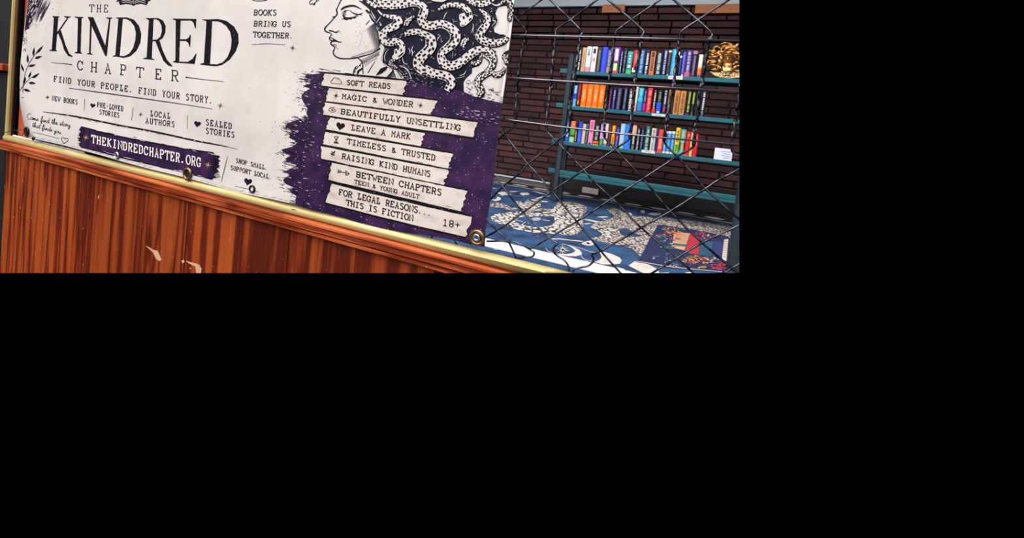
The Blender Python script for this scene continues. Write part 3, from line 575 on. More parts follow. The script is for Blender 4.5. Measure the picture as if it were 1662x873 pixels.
LOW = [
 (915.6, 921.8, 191.6, (30, 72, 170), 'blue and white book', [(.6, .95, (190, 214, 236), T), (.25, .55, (190, 206, 210), C), (0, .2, (30, 90, 206))]), (922.6, 930.4, 195.4, (240, 130, 84), 'orange book with green middle and mint foot', [(.38, .66, (96, 168, 66)), (.28, .38, (30, 80, 50)), (.06, .28, (150, 222, 180))]), (931, 934.4, 198, (26, 30, 26), 'thin dark book with yellow marks', [(.1, .6, (190, 160, 60), C)]), (935, 942, 196.6, (40, 72, 206), 'royal blue book', [(.1, .6, (110, 150, 240), T)]),
 (942.4, 947.6, 200, (240, 210, 180), 'cream book', [(.1, .9, (220, 180, 156), T)]), (948.1, 952.4, 198.7, (26, 52, 66), 'dark teal book', [(.1, .95, (130, 160, 164), T)]), (952.8, 960.5, 193.6, (238, 146, 190), 'tall pink book', [(.5, .95, (210, 70, 120), T), (.04, .1, (60, 30, 40), C)]), (961, 970.6, 200.5, (18, 18, 22), 'black book with flame-orange foot', [(.0, .08, (240, 150, 60)), (.12, .22, (232, 104, 44)), (.28, .92, (190, 190, 186), T)]),
 (971.2, 977.8, 200.5, (206, 160, 226), 'lavender book with green foot', [(0, .34, (56, 124, 70)), (.1, .3, (140, 190, 150), T)]), (978.2, 983.8, 199.6, (232, 200, 206), 'white and pink book with blue foot', [(0, .14, (90, 140, 196)), (.16, .34, (232, 214, 170))]), (984.4, 989.2, 200.5, (84, 20, 36), 'dark maroon book', [(.05, .9, (130, 60, 76), T)]), (989.8, 995.2, 202.6, (248, 176, 50), 'yellow-orange book', [(.15, .5, (90, 60, 30), T)]),
 (995.8, 1002.8, 204.5, (26, 30, 116), 'navy blue book with red flash', [(.4, .58, (214, 60, 60), C), (.1, .36, (120, 140, 220), T), (.64, .9, (120, 120, 190), T)]), (1003.2, 1010.6, 199.6, (170, 206, 232), 'pale blue book', [(0, .05, (230, 230, 240))]), (1011, 1021.4, 200.6, (34, 130, 248), 'wide azure blue book', []), (1022.4, 1029.4, 201.5, (28, 22, 28), 'black book with salmon head', [(.62, .98, (232, 176, 150)), (.25, .62, WH, T), (.05, .2, (130, 120, 80), C)]),
 (1030.2, 1035.8, 206, BK, 'black book with white lettering', [(.05, .95, (216, 216, 214), T)]), (1036.4, 1042.2, 206.4, (22, 26, 60), 'blue-black book', [(.1, .9, (110, 124, 190), T)]), (1042.8, 1052.6, 203, (24, 54, 54), 'dark green book with mint lettering', [(.1, .97, (176, 226, 206), T), (0, .1, (60, 130, 150))]), (1053.6, 1061, 207, (226, 222, 214), 'white book with grey lettering', [(.1, .95, (130, 130, 130), T), (.8, .92, (200, 120, 90), C)]),
 (1061.4, 1064.6, 208, (30, 36, 140), 'thin navy blue book', []), (1065, 1074, 209, (234, 66, 44), 'red-orange book', [(.2, .7, (250, 190, 170), T)]), (1074.5, 1079.6, 211.6, (64, 156, 226), 'light blue volume, first of three', [(0, .12, WH), (.9, 1, WH), (.2, .85, (160, 210, 240), T)]), (1080, 1085.8, 211.8, (60, 150, 224), 'light blue volume, second of three', [(0, .12, WH), (.9, 1, WH), (.2, .85, (160, 210, 240), T)]), (1086.2, 1091.8, 212, (60, 150, 224), 'light blue volume, last of three', [(0, .12, WH), (.9, 1, WH), (.2, .85, (160, 210, 240), T)]),
 (1092.3, 1099.8, 206, (240, 200, 60), 'yellow to green book with black lettering', [(.1, .4, (130, 206, 60)), (0, .1, (70, 170, 200)), (.15, .38, (30, 40, 20), T), (.5, .9, (40, 34, 20), T)]), (1100.4, 1109.4, 208.6, (84, 160, 160), 'teal picture-spined book', [(.35, .5, (40, 60, 60)), (.0, .12, (110, 190, 226)), (.2, .34, (60, 90, 90)), (.1, .95, (226, 214, 150), T)]), (1110, 1116.8, 212.4, (226, 22, 26), 'bright red paperback', [(0, .08, (236, 90, 60)), (.8, .92, (250, 170, 170), T)]),
 (1117.3, 1122.6, 213.4, (244, 200, 130), 'pale yellow book', [(.1, .9, (220, 150, 80), T)]), (1123.2, 1130, 216, (214, 24, 36), 'glossy red hardback at the end of the row', [(.5, .9, (240, 120, 130), T)])]
ORD = ['first', 'second', 'third', 'fourth', 'fifth', 'sixth', 'seventh', 'eighth', 'ninth', 'tenth', 'eleventh', 'twelfth', 'thirteenth', 'fourteenth', 'fifteenth', 'sixteenth', 'seventeenth', 'eighteenth', 'nineteenth', 'twentieth']
def short(d, o, nm):
    s = '%s, %s on the %s' % (d, o, nm)
    if len(s.split()) > 16: s = s.replace(' from the left on the', ' from left,').replace(' from the right end on the', ' from right end,').replace(' at the right end on the', ' right end,')
    return s
for k, (row, nm) in enumerate(((TOP, 'top shelf'), (MID, 'second shelf down'), (LOW, 'third shelf down'))):
    n = len(row)
    for i, (xl, xr, yt, c, d, bands) in enumerate(row):
        o = ORD[i]+' from the left' if i < 20 else (ORD[n-1-i]+' from the right end' if i < n-1 else 'at the right end')
        book(xl, xr, yt, k, c, short(d, o, nm), bands, group='books on the '+nm)
# ------------------------------------------------------------------ shelf labels and card
for (x0, x1, y0, y1, k, lab) in ((1085, 1093.6, 122.6, 129.6, 0, 'small white price label on the top shelf edge, left of two'), (1097, 1107.5, 122.8, 130.2, 0, 'small white price label on the top shelf edge, right of two'), (1058.2, 1079.6, 183.6, 190.2, 1, 'white price label clipped to the second shelf edge'), (1041.5, 1062.6, 242.6, 250.4, 2, 'white price label clipped to the third shelf edge')):
    Y0 = YS-.016; a = onY(x0, y0, Y0); b = onY(x1, y1, Y0)
    root = empty('price_label', ((a.x+b.x)/2, Y0, b.z), lab, 'label')
    bm = bmesh.new(); box(bm, a.x, b.x, Y0-.0012, Y0+.0008, b.z+.004, a.z-.002, 0, .0004); obj('card', bm, mat('label_card', (226, 222, 216), .6), root)
    bm = bmesh.new(); w = b.x-a.x; h = a.z-b.z
    for u in (.3, .45, .6): box(bm, a.x+w*u, a.x+w*(u+.1), Y0-.0018, Y0-.0013, b.z+h*.45, b.z+h*.58)
    obj('print', bm, M_INK, root)
a = onY(1158.5, 255.5, YS+.03); b = onY(1187.5, 257.8, YS+.03); hgt = .115
card = empty('notice_card', ((a.x+b.x)/2, YS+.035, SZ[2]+.007), 'white notice card standing on the third shelf right of the books', 'card')
bm = bmesh.new(); box(bm, a.x, b.x, YS+.03, YS+.032, SZ[2]+.0075, SZ[2]+.0075+hgt); bmesh.ops.rotate(bm, verts=bm.verts[:], cent=(a.x, YS+.03, SZ[2]+.0075), matrix=Matrix.Rotation(math.radians(-10), 3, 'X'))
obj('card', bm, mat('card_white', (216, 220, 240), .5), card)
bm = bmesh.new()
for i, (u0, u1) in enumerate(((.34, .9), (.5, .9), (.4, .94), (.5, .9))):
    zz = SZ[2]+.0075+hgt*(.74-.17*i); box(bm, a.x+(b.x-a.x)*u0, a.x+(b.x-a.x)*u1, YS+.0292, YS+.0298, zz, zz+.004)
bmesh.ops.rotate(bm, verts=bm.verts[:], cent=(a.x, YS+.03, SZ[2]+.0075), matrix=Matrix.Rotation(math.radians(-10), 3, 'X'))
obj('printed_lines', bm, col((96, 98, 130)), card)
bm = bmesh.new(); box(bm, a.x+.02, a.x+.05, YS+.036, YS+.09, SZ[2]+.0075, SZ[2]+.012); box(bm, a.x+.02, a.x+.05, YS+.0345, YS+.037, SZ[2]+.0075, SZ[2]+.02); obj('easel_foot', bm, mat('card_white', (216, 220, 240), .5), card)
# ------------------------------------------------------------------ double socket
p = onY(945.2, 304.5, 6.69); q = onY(970.6, 316.5, 6.69)
so = empty('double_socket', ((p.x+q.x)/2, 6.69, q.z), 'grey double wall socket low down under the bottom shelf', 'socket')
bm = bmesh.new(); box(bm, p.x, q.x, 6.685, 6.6995, max(q.z, .012), p.z+.012, 0, .003); obj('face_plate', bm, mat('socket_plastic', (196, 182, 176), .4), so)
bm = bmesh.new(); w = q.x-p.x; zc = (max(q.z, .012)+p.z+.012)/2
for u in (.32, .66):
    for dx, dz, sx, sz in ((-.02, -.012, .007, .012), (.012, -.012, .007, .012), (-.004, .012, .006, .014)): box(bm, p.x+w*u+dx, p.x+w*u+dx+sx, 6.6835, 6.6848, zc+dz, zc+dz+sz)
obj('socket_holes', bm, M_BLACK, so)
# ------------------------------------------------------------------ dark post at the right
p = onZ(1178.8, 441, 0.0)
bm = bmesh.new(); box(bm, p.x, p.x+.16, p.y, p.y+.12, 0.0, 2.1, 0, .006)
obj('upright_post', bm, M_POST, label='dark blue upright post at the right edge beside the mat', cat='post')
# ------------------------------------------------------------------ gold snake-haired bust
YG = YS+.03
g = lambda P, d=0.0: [onY(1135+x/12.47, 60+y/12.47, YG-d) for x, y in P]
bust = empty('snake_haired_bust', (onY(1180, 127, YG).x, YG, SZ[0]+.007), 'gold bust of a snake-haired woman at the right end of the top shelf', 'bust')
bm = bmesh.new(); c = onY(1135+572/12.47, 60+455/12.47, YG+.01)
sx = (onY(1135+685/12.47, 60+455/12.47, YG).x-c.x); sz = (onY(1180, 60+325/12.47, YG).z-onY(1180, 60+590/12.47, YG).z)/2
NU, NV_ = 40, 30; rings = []
for j in range(NV_+1):
    th = math.pi*j/NV_; row = []
    for i in range(NU):
        ph = 2*math.pi*i/NU; x = math.sin(th)*math.sin(ph); y = -math.sin(th)*math.cos(ph); z = math.cos(th)
        jaw = 1.0 if z > -.2 else 1.0-.38*((-z-.2)/.8)
        X = x*jaw; d = 0.0
        if y < 0:
            d += .40*math.exp(-(x/.13)**2)*math.exp(-((z+.02)/.26)**2)*(1 if z < .3 else .5)       # nose
            d += .16*math.exp(-((abs(x)-.3)/.26)**2)*math.exp(-((z-.36)/.1)**2)                     # brow
            d -= .24*math.exp(-((abs(x)-.36)/.16)**2)*math.exp(-((z-.18)/.11)**2)                   # eye sockets
            d += .12*math.exp(-((abs(x)-.36)/.09)**2)*math.exp(-((z-.16)/.06)**2)                   # eyeballs
            d += .16*math.exp(-(x/.24)**2)*(math.exp(-((z+.46)/.05)**2)+math.exp(-((z+.60)/.05)**2)) # lips
            d -= .10*math.exp(-((abs(x)-.55)/.14)**2)*math.exp(-((z+.3)/.2)**2)                     # cheek hollows
            d += .12*math.exp(-(x/.2)**2)*math.exp(-((z+.86)/.1)**2)                                # chin
        row.append(bm.verts.new((c.x+X*sx, c.y+(y-d)*sx*.85, c.z+z*sz)))
    rings.append(row)
for j in range(NV_):
    for i in range(NU):
        try: bm.faces.new((rings[j][i], rings[j][(i+1) % NU], rings[j+1][(i+1) % NU], rings[j+1][i])).smooth = True
        except ValueError: pass
obj('face', bm, M_GOLD, bust)
bm = bmesh.new(); tube(bm, g([(565, 540), (565, 600), (568, 660), (570, 720)]), [.042, .036, .042, .065], 14)
obj('neck', bm, M_GOLD, bust)
bm = bmesh.new(); fr = g([(220, 700), (300, 712), (400, 716), (520, 726), (640, 722), (760, 716), (860, 706), (960, 700), (900, 770), (800, 820), (650, 838), (530, 836), (400, 812), (290, 770)], .03)
bk = [Vector((v.x, v.y+.07, v.z)) for v in fr]; fv = [bm.verts.new(v) for v in fr]; bv = [bm.verts.new(v) for v in bk]
bm.faces.new(fv); bm.faces.new(bv)
for i in range(len(fv)): bm.faces.new((fv[i], fv[(i+1) % len(fv)], bv[(i+1) % len(fv)], bv[i]))
bmesh.ops.triangulate(bm, faces=bm.faces[:]); zmin = min(v.co.z for v in bm.verts)
for v in bm.verts: v.co.z += max(0, SZ[0]+.0075-zmin)*.9
obj('collar', bm, mat('collar_gold', (236, 204, 150), .25, .6, c2=(170, 116, 60), scale=(70, 70, 70), lo=.45, hi=.65, bump=.6), bust)
bm = bmesh.new()
for P in ([(545, 740), (500, 660), (475, 600)], [(545, 740), (600, 680), (650, 620)], [(545, 745), (440, 700)], [(545, 745), (660, 715)], [(545, 745), (545, 690)], [(545, 745), (470, 780)], [(545, 745), (620, 780)]): tube(bm, g(P, .042), [.016, .004], 6)
obj('star_clasp', bm, mat('bright_gold', (248, 226, 186), .25, .5), bust)
SN = [([(440, 142), (490, 125), (560, 128), (630, 150), (642, 185), (590, 205), (535, 232), (520, 280)], .03), ([(425, 228), (370, 196), (312, 215), (292, 262), (302, 310), (262, 345), (275, 378), (300, 360)], .02), ([(200, 268), (250, 282), (275, 322), (240, 352)], .03), ([(178, 388), (240, 412), (325, 402), (395, 372), (450, 352)], .04), ([(165, 460), (222, 482), (300, 482), (322, 502), (252, 525), (238, 552), (300, 572), (372, 582), (385, 622), (350, 664), (250, 662)], .045), ([(205, 585), (170, 545), (178, 506), (220, 494)], .03),
      ([(512, 296), (530, 250), (590, 222), (660, 205), (722, 226), (742, 268)], .06), ([(370, 296), (430, 294), (490, 318), (530, 335)], .05), ([(556, 296), (620, 264), (700, 270), (762, 322), (815, 352), (860, 330)], .06), ([(830, 128), (772, 150), (758, 200), (785, 252)], .04), ([(840, 570), (740, 596), (708, 640), (750, 688), (830, 690)], .05), ([(660, 296), (702, 332), (762, 352), (820, 400)], .07), ([(690, 560), (730, 520), (770, 520), (830, 540)], .03), ([(440, 262), (478, 205), (540, 190), (610, 182)], .03), ([(640, 165), (690, 192), (735, 202), (775, 245)], .03),
      ([(430, 430), (400, 470), (420, 520), (380, 540)], .04), ([(740, 420), (790, 440), (830, 420), (880, 450)], .04), ([(300, 345), (360, 330), (420, 350), (470, 400)], .03), ([(430, 560), (400, 600), (420, 650), (380, 690)], .02), ([(300, 610), (320, 640), (290, 660)], .03), ([(860, 200), (900, 250), (870, 320), (930, 360)], .03), ([(870, 480), (930, 500), (960, 560), (900, 620)], .03), ([(480, 300), (560, 320), (640, 310), (700, 350), (730, 420)], .05), ([(470, 330), (440, 400), (452, 470), (425, 520)], .05)]
for P, d in SN:
    bm = bmesh.new(); n = 6*(len(P)-1)+1; S_ = smooth_line(g(P, d), 6)
    for i, v in enumerate(S_): v.y += .012*math.sin(i*.5)
    tube(bm, S_, [.004, .009, .0105, .0105, .010, .007], 8)
    obj('snake', bm, M_GOLD, bust, smooth=True)
# ------------------------------------------------------------------ woven wire screen
scr = empty('wire_screen', (-.1, YW, ZR), 'dark woven wire screen across the shop opening right of the banner', 'wire screen')
wy = lambda P, dy=0.0: [onY(x, y, YW+dy) for x, y in P]
STRAIGHT = [[(770, 54.5), (829, 56.6), (1005, 60.8), (1200, 66.2), (1215, 66.8)], [(770, 120), (821, 125.7), (1010, 137.7), (1200, 148.7), (1215, 149.6)], [(770, 186), (812, 192.4), (905, 205), (1010, 217.3), (1200, 234.7), (1215, 236)]]
for P in STRAIGHT:
    bm = bmesh.new(); tube(bm, wy(P, -.0035), .0016, 8); obj('straight_wire', bm, mat('bright_steel_wire', (140, 140, 148), .25, .8), scr)
ZIG = [[(815, 10), (833, 25), (853.5, 48.5), (852, 56), (850, 65), (845, 100), (841, 125), (838.5, 150), (838, 185), (837, 202), (819, 217.7), (806, 228), (790, 240)],
 [(895, -12), (878.6, 0), (839, 29), (815, 46)], [(880, -14), (893, 0), (925.5, 31.3), (945.4, 52.3), (942.4, 58), (936.4, 104.7), (930.3, 130), (925.5, 162.4), (926.5, 180), (924, 206), (919.5, 216.5), (905, 228.5), (858, 265), (845, 280), (818.5, 301), (799.5, 320), (780, 340)],
 [(985, -12), (968.8, 0), (925.5, 32.5), (905, 45.7), (902, 53), (900.9, 67.4), (898.5, 95), (894.8, 128.7), (894, 140), (891.8, 167), (887, 197), (887.6, 212.3), (903.9, 229.7), (947.2, 275.4), (964, 294.7), (993.2, 321.8), (1010, 338), (1040.7, 369.4), (1101.5, 420.8), (1128, 446)],
 [(972, -14), (987, 0), (1010, 19.3), (1025.5, 32.5), (1044.7, 50.5), (1042.3, 57), (1041, 67.4), (1030.9, 126.3), (1029.5, 146), (1026.7, 172), (1025, 198), (1023, 214), (1021.8, 225), (1005, 237.5), (999, 241.5), (947.2, 276), (920.7, 293.5), (896.5, 310), (849, 344.7), (809, 373), (785, 386)],
 [(1086, -12), (1071.2, 0), (1035, 24.7), (1005, 46.3), (1000, 51.7), (997.7, 60), (995.3, 77), (990.5, 119), (988, 134), (983.3, 179), (980.9, 198.5), (980.9, 214), (981.5, 223.7), (999, 241.7), (1043.5, 290), (1088.2, 342.8), (1139.6, 394), (1187, 434), (1200, 446)],
 [(1080, -12), (1093.4, 0), (1132.6, 32.5), (1155.4, 54.2), (1153, 61), (1149.4, 72.2), (1139.8, 134.7), (1136, 146), (1133.8, 179), (1130.8, 198.5), (1127.7, 209), (1126, 237), (1098.9, 253.8), (1043.5, 290), (995, 320.9), (951.4, 350), (936.5, 359), (892.7, 385), (876, 395), (860.4, 404.5), (866, 408), (866.6, 413), (863, 416.4), (850, 418), (841, 419.5)],
 [(1200, -13), (1182.5, 0), (1130, 34.3), (1106, 51), (1103, 62.6), (1101.3, 76), (1094, 134.7), (1083, 191), (1082, 202), (1077.8, 229.7), (1098.9, 253.8), (1135, 293.5), (1145.3, 306.6), (1199.5, 356), (1212, 366)],
 [(1203, 135), (1200, 152.8), (1196.4, 179), (1194, 197), (1189, 225), (1188, 245), (1200, 255.6), (1212, 266)],
 [(1212, 268), (1200, 274.5), (1161.4, 294.7), (1147.2, 304.7), (1088, 342.8), (1040.6, 369.4), (995, 396), (974.5, 407.4), (960.8, 413), (963.6, 419), (961.5, 426), (953.5, 432), (939, 434.8), (932, 437.5), (929.5, 441)],
 [(1212, 358), (1199.5, 365.6), (1139.6, 394), (1101.5, 417), (1057.8, 443.6), (1050, 449)], [(1212, 422), (1199.5, 428.4), (1177.6, 441.7), (1170, 446)],
 [(795, 195), (810, 210), (819.6, 219.5), (855.7, 264.6), (869.9, 280), (894.6, 308.5), (936.5, 360), (980, 413), (995.4, 430), (1010, 446)],
 [(790, 272), (801, 283), (849, 344.7), (892.7, 386.5), (902, 393), (905, 396), (899, 401), (898.6, 409), (906, 416), (915.3, 422), (921.8, 430), (924, 440)],
 [(770, 340), (794, 361.8), (806, 373), (820, 386), (826.5, 394.4), (833, 408), (838, 420)], [(700, 386), (712, 372)], [(736, 387), (742, 398)], [(790, 391.5), (826, 391.5), (840, 394), (860, 404.5)]]
for P in ZIG:
    bm = bmesh.new(); tube(bm, smooth_line(wy(P), 3), .0017, 7)
    for a, b in zip(P[:-1], P[1:]):     # the twisted vertical lengths are doubled up
        if abs(b[0]-a[0]) < .35*abs(b[1]-a[1]) and 55 < a[1] < 226 and b[1] < 240:
            A_, B_ = wy([a, b]); n = max(2, int((B_-A_).length/.004))
            for ph in (0, math.pi): tube(bm, [A_.lerp(B_, t/n)+Vector((math.cos(t*.7+ph), math.sin(t*.7+ph), 0))*.0017 for t in range(n+1)], .0014, 5)
    obj('zigzag_wire', bm, M_WIRE, scr)
# ------------------------------------------------------------------ banner
def wave(x, z):
    s = .0028*math.sin(9*x+3*z+.6)+.0022*math.sin(17*x-7*z)+.0016*math.sin(23*z+4*x)
    s += .004*math.exp(-((x+1.02)/.18)**2)*math.sin(10*(z-.7))
    return s
def BS(px, py, layer=0):
    r = ray(px, py); Y = YB
    for _ in range(4):
        P = CAM+r*(Y/r.y); Y = YB-wave(P.x, P.z)-.0005*layer
    return CAM+r*(Y/r.y)
OUT = [(46, -30), (46, 0), (41, 35), (38, 58), (34.7, 87), (33, 105), (32, 128), (32, 150), (32, 165), (34, 178), (38.3, 199.5), (42, 214), (47.7, 221.3), (54, 224.3), (98, 235), (159, 251), (200, 263.4), (240, 274), (301, 288.6), (345, 301), (387.7, 313), (440, 323.5), (479.4, 332), (501, 339.5), (530, 346), (560, 354), (587.7, 363), (616.6, 370), (655, 377), (692.4, 382), (738.6, 390), (763, 396.5), (786.5, 401), (787.7, 378), (793.5, 338), (802, 283.5), (808, 220), (811, 204), (816.6, 158), (821, 129), (823.5, 98), (829.8, 53.4), (832, 34), (835, 0), (838, -30)]
ban = empty('banner', tuple(BS(420, 330)), 'white and purple printed vinyl banner with a snake-haired woman hanging over the brass rail', 'banner')
pr = Print(BS, 14); pr.poly(OUT, 0, 0)
bmesh.ops.remove_doubles(pr.bm, verts=pr.bm.verts[:], dist=1e-6)
for f in pr.bm.faces: f.smooth = True
bmesh.ops.recalc_face_normals(pr.bm, faces=pr.bm.faces[:])
r = bmesh.ops.extrude_face_region(pr.bm, geom=pr.bm.faces[:])
bmesh.ops.translate(pr.bm, verts=[v for v in r['geom'] if isinstance(v, bmesh.types.BMVert)], vec=(0, .0009, 0))
obj('vinyl_sheet', pr.bm, M_PAPER, ban)
P_ = lambda: Print(BS, 24)
# hems: narrow doubled edges
pr = P_(); pr.line([(46, 226.5-4), (98, 233.6), (159, 249.6), (240, 272.4), (301, 287), (387, 311.5), (440, 322), (470, 328.6)], 1.2, 0, 1)
pr.line([(833, -5), (829.8, 34), (827.3, 53), (821, 98), (818.6, 129), (814.2, 157)], 3.6, 0, 1)
obj('hem', pr.bm, mat('hem_vinyl', (236, 230, 226), .45), ban, recalc=False)
INKS = [M_INK, M_WORN, M_NAVYINK, M_PURPLE, M_STRIP, M_WHITEINK, M_GOLDINK, M_RUSTINK, M_PINKFLECK, M_PAPER]
INK, WORN, NVI, PUR, STR, WHI, GLD, RST, FLK, PAP = range(10)
def done(name, pr, label=None, parent=ban):
    used = sorted({f.material_index for f in pr.bm.faces}); rem = {u: i for i, u in enumerate(used)}
    for f in pr.bm.faces: f.material_index = rem[f.material_index]
    if parent is ban: return obj(name, pr.bm, [INKS[u] for u in used], ban, label=label, recalc=False)
    section(pr.bm)
    bmesh.ops.translate(pr.bm, verts=pr.bm.verts[:], vec=-ban.location); me = bpy.data.meshes.new(name); pr.bm.to_mesh(me); pr.bm.free()
    for u in used: me.materials.append(INKS[u])
    o = bpy.data.objects.new(name, me); scene.collection.objects.link(o); o.parent = parent; return tag(o, label)
# ---- purple brush stroke behind the list
pr = P_()
EDGE = [(526, 116.5), (512, 115.4), (520, 119), (497, 121.5), (494, 125), (503, 129), (493, 131), (505, 135), (492, 139), (503, 144), (494, 149), (489, 156), (491, 163), (495, 170), (499, 176), (497, 184), (500, 190), (497, 194), (484, 194), (466, 200), (463, 206), (474, 211), (470, 218), (470, 224), (484, 231), (474, 238), (456, 243), (462, 248), (472, 252), (463, 258), (466, 262), (484, 268), (470, 274), (463, 278), (470, 284), (459, 292), (463, 298), (476, 304), (470, 311), (481, 318), (479, 326), (480.5, 332.6)]
LOWE = [(501, 339.5), (530, 346), (560, 354), (587.7, 363), (616.6, 370), (655, 377), (692.4, 382), (738.6, 390), (763, 396.5), (786.5, 401)]
RIGHT = [(787.7, 378), (793.5, 338), (802, 283.5), (808, 220), (811, 204), (815.6, 168)]
TOPE = [(808, 165.6), (793, 162.5), (780.5, 159.5), (769, 156), (753, 149), (735.7, 144.7), (711, 141.8), (690, 137), (662, 131), (640, 126), (560, 119)]
pr.poly(EDGE+LOWE+RIGHT+TOPE, PUR, 1)
for _ in range(420):    # dry-brush slivers and spatter along the ragged edge
    i = random.randrange(len(EDGE)); x, y = EDGE[i]; x += random.uniform(-12, 18); y += random.uniform(-6, 7); L_ = random.uniform(3, 14)
    pr.poly([(x, y), (x+L_, y+L_*.18), (x+L_*.9, y+L_*.16+random.uniform(.4, 1.6)), (x+1, y+.7)], random.choice((PUR, INK, INK)), 1)
for _ in range(170):
    i = random.randrange(len(EDGE)); x, y = EDGE[i]; pr.dot(x-abs(random.gauss(0, 14)), y+random.uniform(-9, 9), random.uniform(.25, .7), INK, 1, 5)
for _ in range(60):     # bare canvas showing inside the stroke
    i = random.randrange(6, len(EDGE)); x, y = EDGE[i]; x += random.uniform(2, 40); y += random.uniform(-5, 5); L_ = random.uniform(1, 7); pr.poly([(x, y), (x+L_, y+L_*.18), (x+L_*.8, y+L_*.2+random.uniform(.3, .8))], PAP, 2)
def inside(x, y, P):
    c = False; n = len(P)
    for i in range(n):
        (x1, y1), (x2, y2) = P[i], P[i-1]
        if (y1 > y) != (y2 > y) and x < (x2-x1)*(y-y1)/(y2-y1)+x1: c = not c
    return c
PURP = EDGE+LOWE+RIGHT+TOPE
n = 0
while n < 760:
    x, y = random.uniform(470, 816), random.uniform(118, 398)
    if inside(x, y, PURP): pr.dot(x, y, random.uniform(.22, .62), random.choice((FLK, FLK, WHI)), 2, 5); n += 1
for _ in range(40):
    x = random.uniform(735, 805); y = 168+random.uniform(0, 18)+(x-735)*.2; L_ = random.uniform(2, 8); pr.poly([(x, y), (x+L_, y+L_*.22), (x+L_*.7, y+L_*.2+.6)], FLK, 2)
for _ in range(60):     # spatter above the stroke on the right
    x = random.uniform(755, 812); y = 142+(x-755)*.3+random.uniform(-14, 8); L_ = random.uniform(.8, 5)
    pr.poly([(x, y), (x+L_, y+L_*.2), (x+L_*.8, y+L_*.2+random.uniform(.5, 1.4)), (x, y+.6)], INK, 3)
done('brush_stroke', pr)
# ---- parchment strips
def jag(a, b, n=9, s=1.6):
    P = []
    for i in range(n+1):
        t = i/n; P.append((a[0]+(b[0]-a[0])*t+(0 if i in (0, n) else random.uniform(-s, s)), a[1]+(b[1]-a[1])*t))
    return P
def strip(lt, rt, rb, lb, sag=0.0):
    pr = P_()
    def edge(a, b, n=14, s=.35):
        return [(a[0]+(b[0]-a[0])*i/n, a[1]+(b[1]-a[1])*i/n+sag*math.sin(math.pi*i/n)+(0 if i in (0, n) else random.uniform(-s, s))) for i in range(n+1)]
    t = edge(lt, rt); r_ = jag(rt, rb, 8, 2.4); b = edge(rb, lb); l = jag(lb, lt, 7, 1.5)
    big = lambda P, d: [(x, y+d) for x, y in P]
    pr.poly(big(t, -2.9)+[(rt[0]+.8, rt[1]-1)]+[(x+1.0, y) for x, y in r_]+big(b, 2.9)+[(x-1.6, y) for x, y in l], INK, 2)
    pr.poly(t+r_[1:]+b[1:]+l[1:-1], STR, 3)
    for _ in range(10):
        u = random.random(); x = lt[0]+(rt[0]-lt[0])*u; y = (lt[1]+(rt[1]-lt[1])*u) if random.random() < .5 else (lb[1]+(rb[1]-lb[1])*u); L_ = random.uniform(3, 14); pr.line([(x, y+sag*.8), (x+L_, y+L_*.17+sag*.8)], .5, PAP if random.random() < .5 else INK, 4)
    for _ in range(26):
        u = random.choice((random.uniform(.0, .1), random.uniform(.84, .98), random.random())); v = random.random()
        x = (lt[0]+(rt[0]-lt[0])*u)*(1-v)+(lb[0]+(rb[0]-lb[0])*u)*v; y = (lt[1]+(rt[1]-lt[1])*u)*(1-v)+(lb[1]+(rb[1]-lb[1])*u)*v
        pr.dot(x, y, random.uniform(.2, .6), RST if random.random() < .5 else GLD, 4, 5, ry=random.uniform(.2, .5))
    return pr
LY = 4
def listing(name_lab, quad, texts, icon=None, sag=0):
    st = done('listing_strip', strip(*quad, sag=sag), name_lab)
    for s, a, b, c, th in texts: pr = P_(); pr.text(s, a, b, c, th, INK, LY); done('lettering', pr, parent=st)
    if icon: pr = P_(); icon(pr); done('icon', pr, parent=st)
def i_cloud(p): p.line(Z(400, 110, 6.925, [(955, 172), (948, 150), (965, 138), (975, 118), (1000, 112), (1018, 120), (1045, 126), (1052, 145), (1068, 158), (1062, 180), (1000, 178)]), .9, INK, LY, 3, True)
def i_magic(p): p.star(545.2, 155.2, 6.4, 1.0, INK, LY, 4); p.star(682.6, 171, 6, .9, INK, LY, 4)
def i_eye(p):
    p.line([(533.4, 178.2), (536, 175.4), (540, 174.8), (544.6, 179), (541, 181.8), (537, 181.4)], .8, INK, LY, 3, True); p.dot(539.2, 178.4, 1.7, INK, LY)
    for dx in (-3, -1, 1, 3): p.line([(539+dx, 174.6), (539+dx*1.3, 172.8)], .5, INK, LY)
def i_heart(p): p.heart(552.4, 204.4, 7.2, INK, LY)
def i_glass(p):
    p.line([(541.8, 221.4), (549.4, 222.4)], 1.1, INK, LY); p.line([(541.4, 231.4), (549.6, 232.6)], 1.1, INK, LY); p.line([(542.8, 222), (544.2, 225.4), (546.6, 228), (548.6, 232)], .8, INK, LY); p.line([(548.6, 222.6), (546.8, 226), (544.4, 228), (542.4, 231.4)], .8, INK, LY)
    p.poly([(543.6, 231.2), (545.6, 228.6), (547.8, 231.8)], INK, LY); p.poly([(544, 224.6), (547, 225), (545.6, 226.6)], INK, LY)
def i_sprig(p):
    p.line([(538, 254), (540, 249), (543, 245)], .7, INK, LY)
    for a, b in (((540, 250), (544.6, 244.4)), ((539.4, 251), (535.6, 247.6)), ((540, 249), (538, 244.6)), ((539, 251.6), (544, 250.6))): p.leaf(a, b, 2.2, INK, LY)
def i_arrow(p):
    p.line([(547.6, 277.8), (564, 281.2)], 1.1, INK, LY); p.line([(561, 277), (566.6, 281.8), (563.4, 284), (561.2, 284)], 1.2, INK, LY, 0, True)
    for x in (548, 551): p.line([(x, 274.4+(x-548)*.2), (x+3, 278.4), (x-.4, 280.6)], .9, INK, LY)
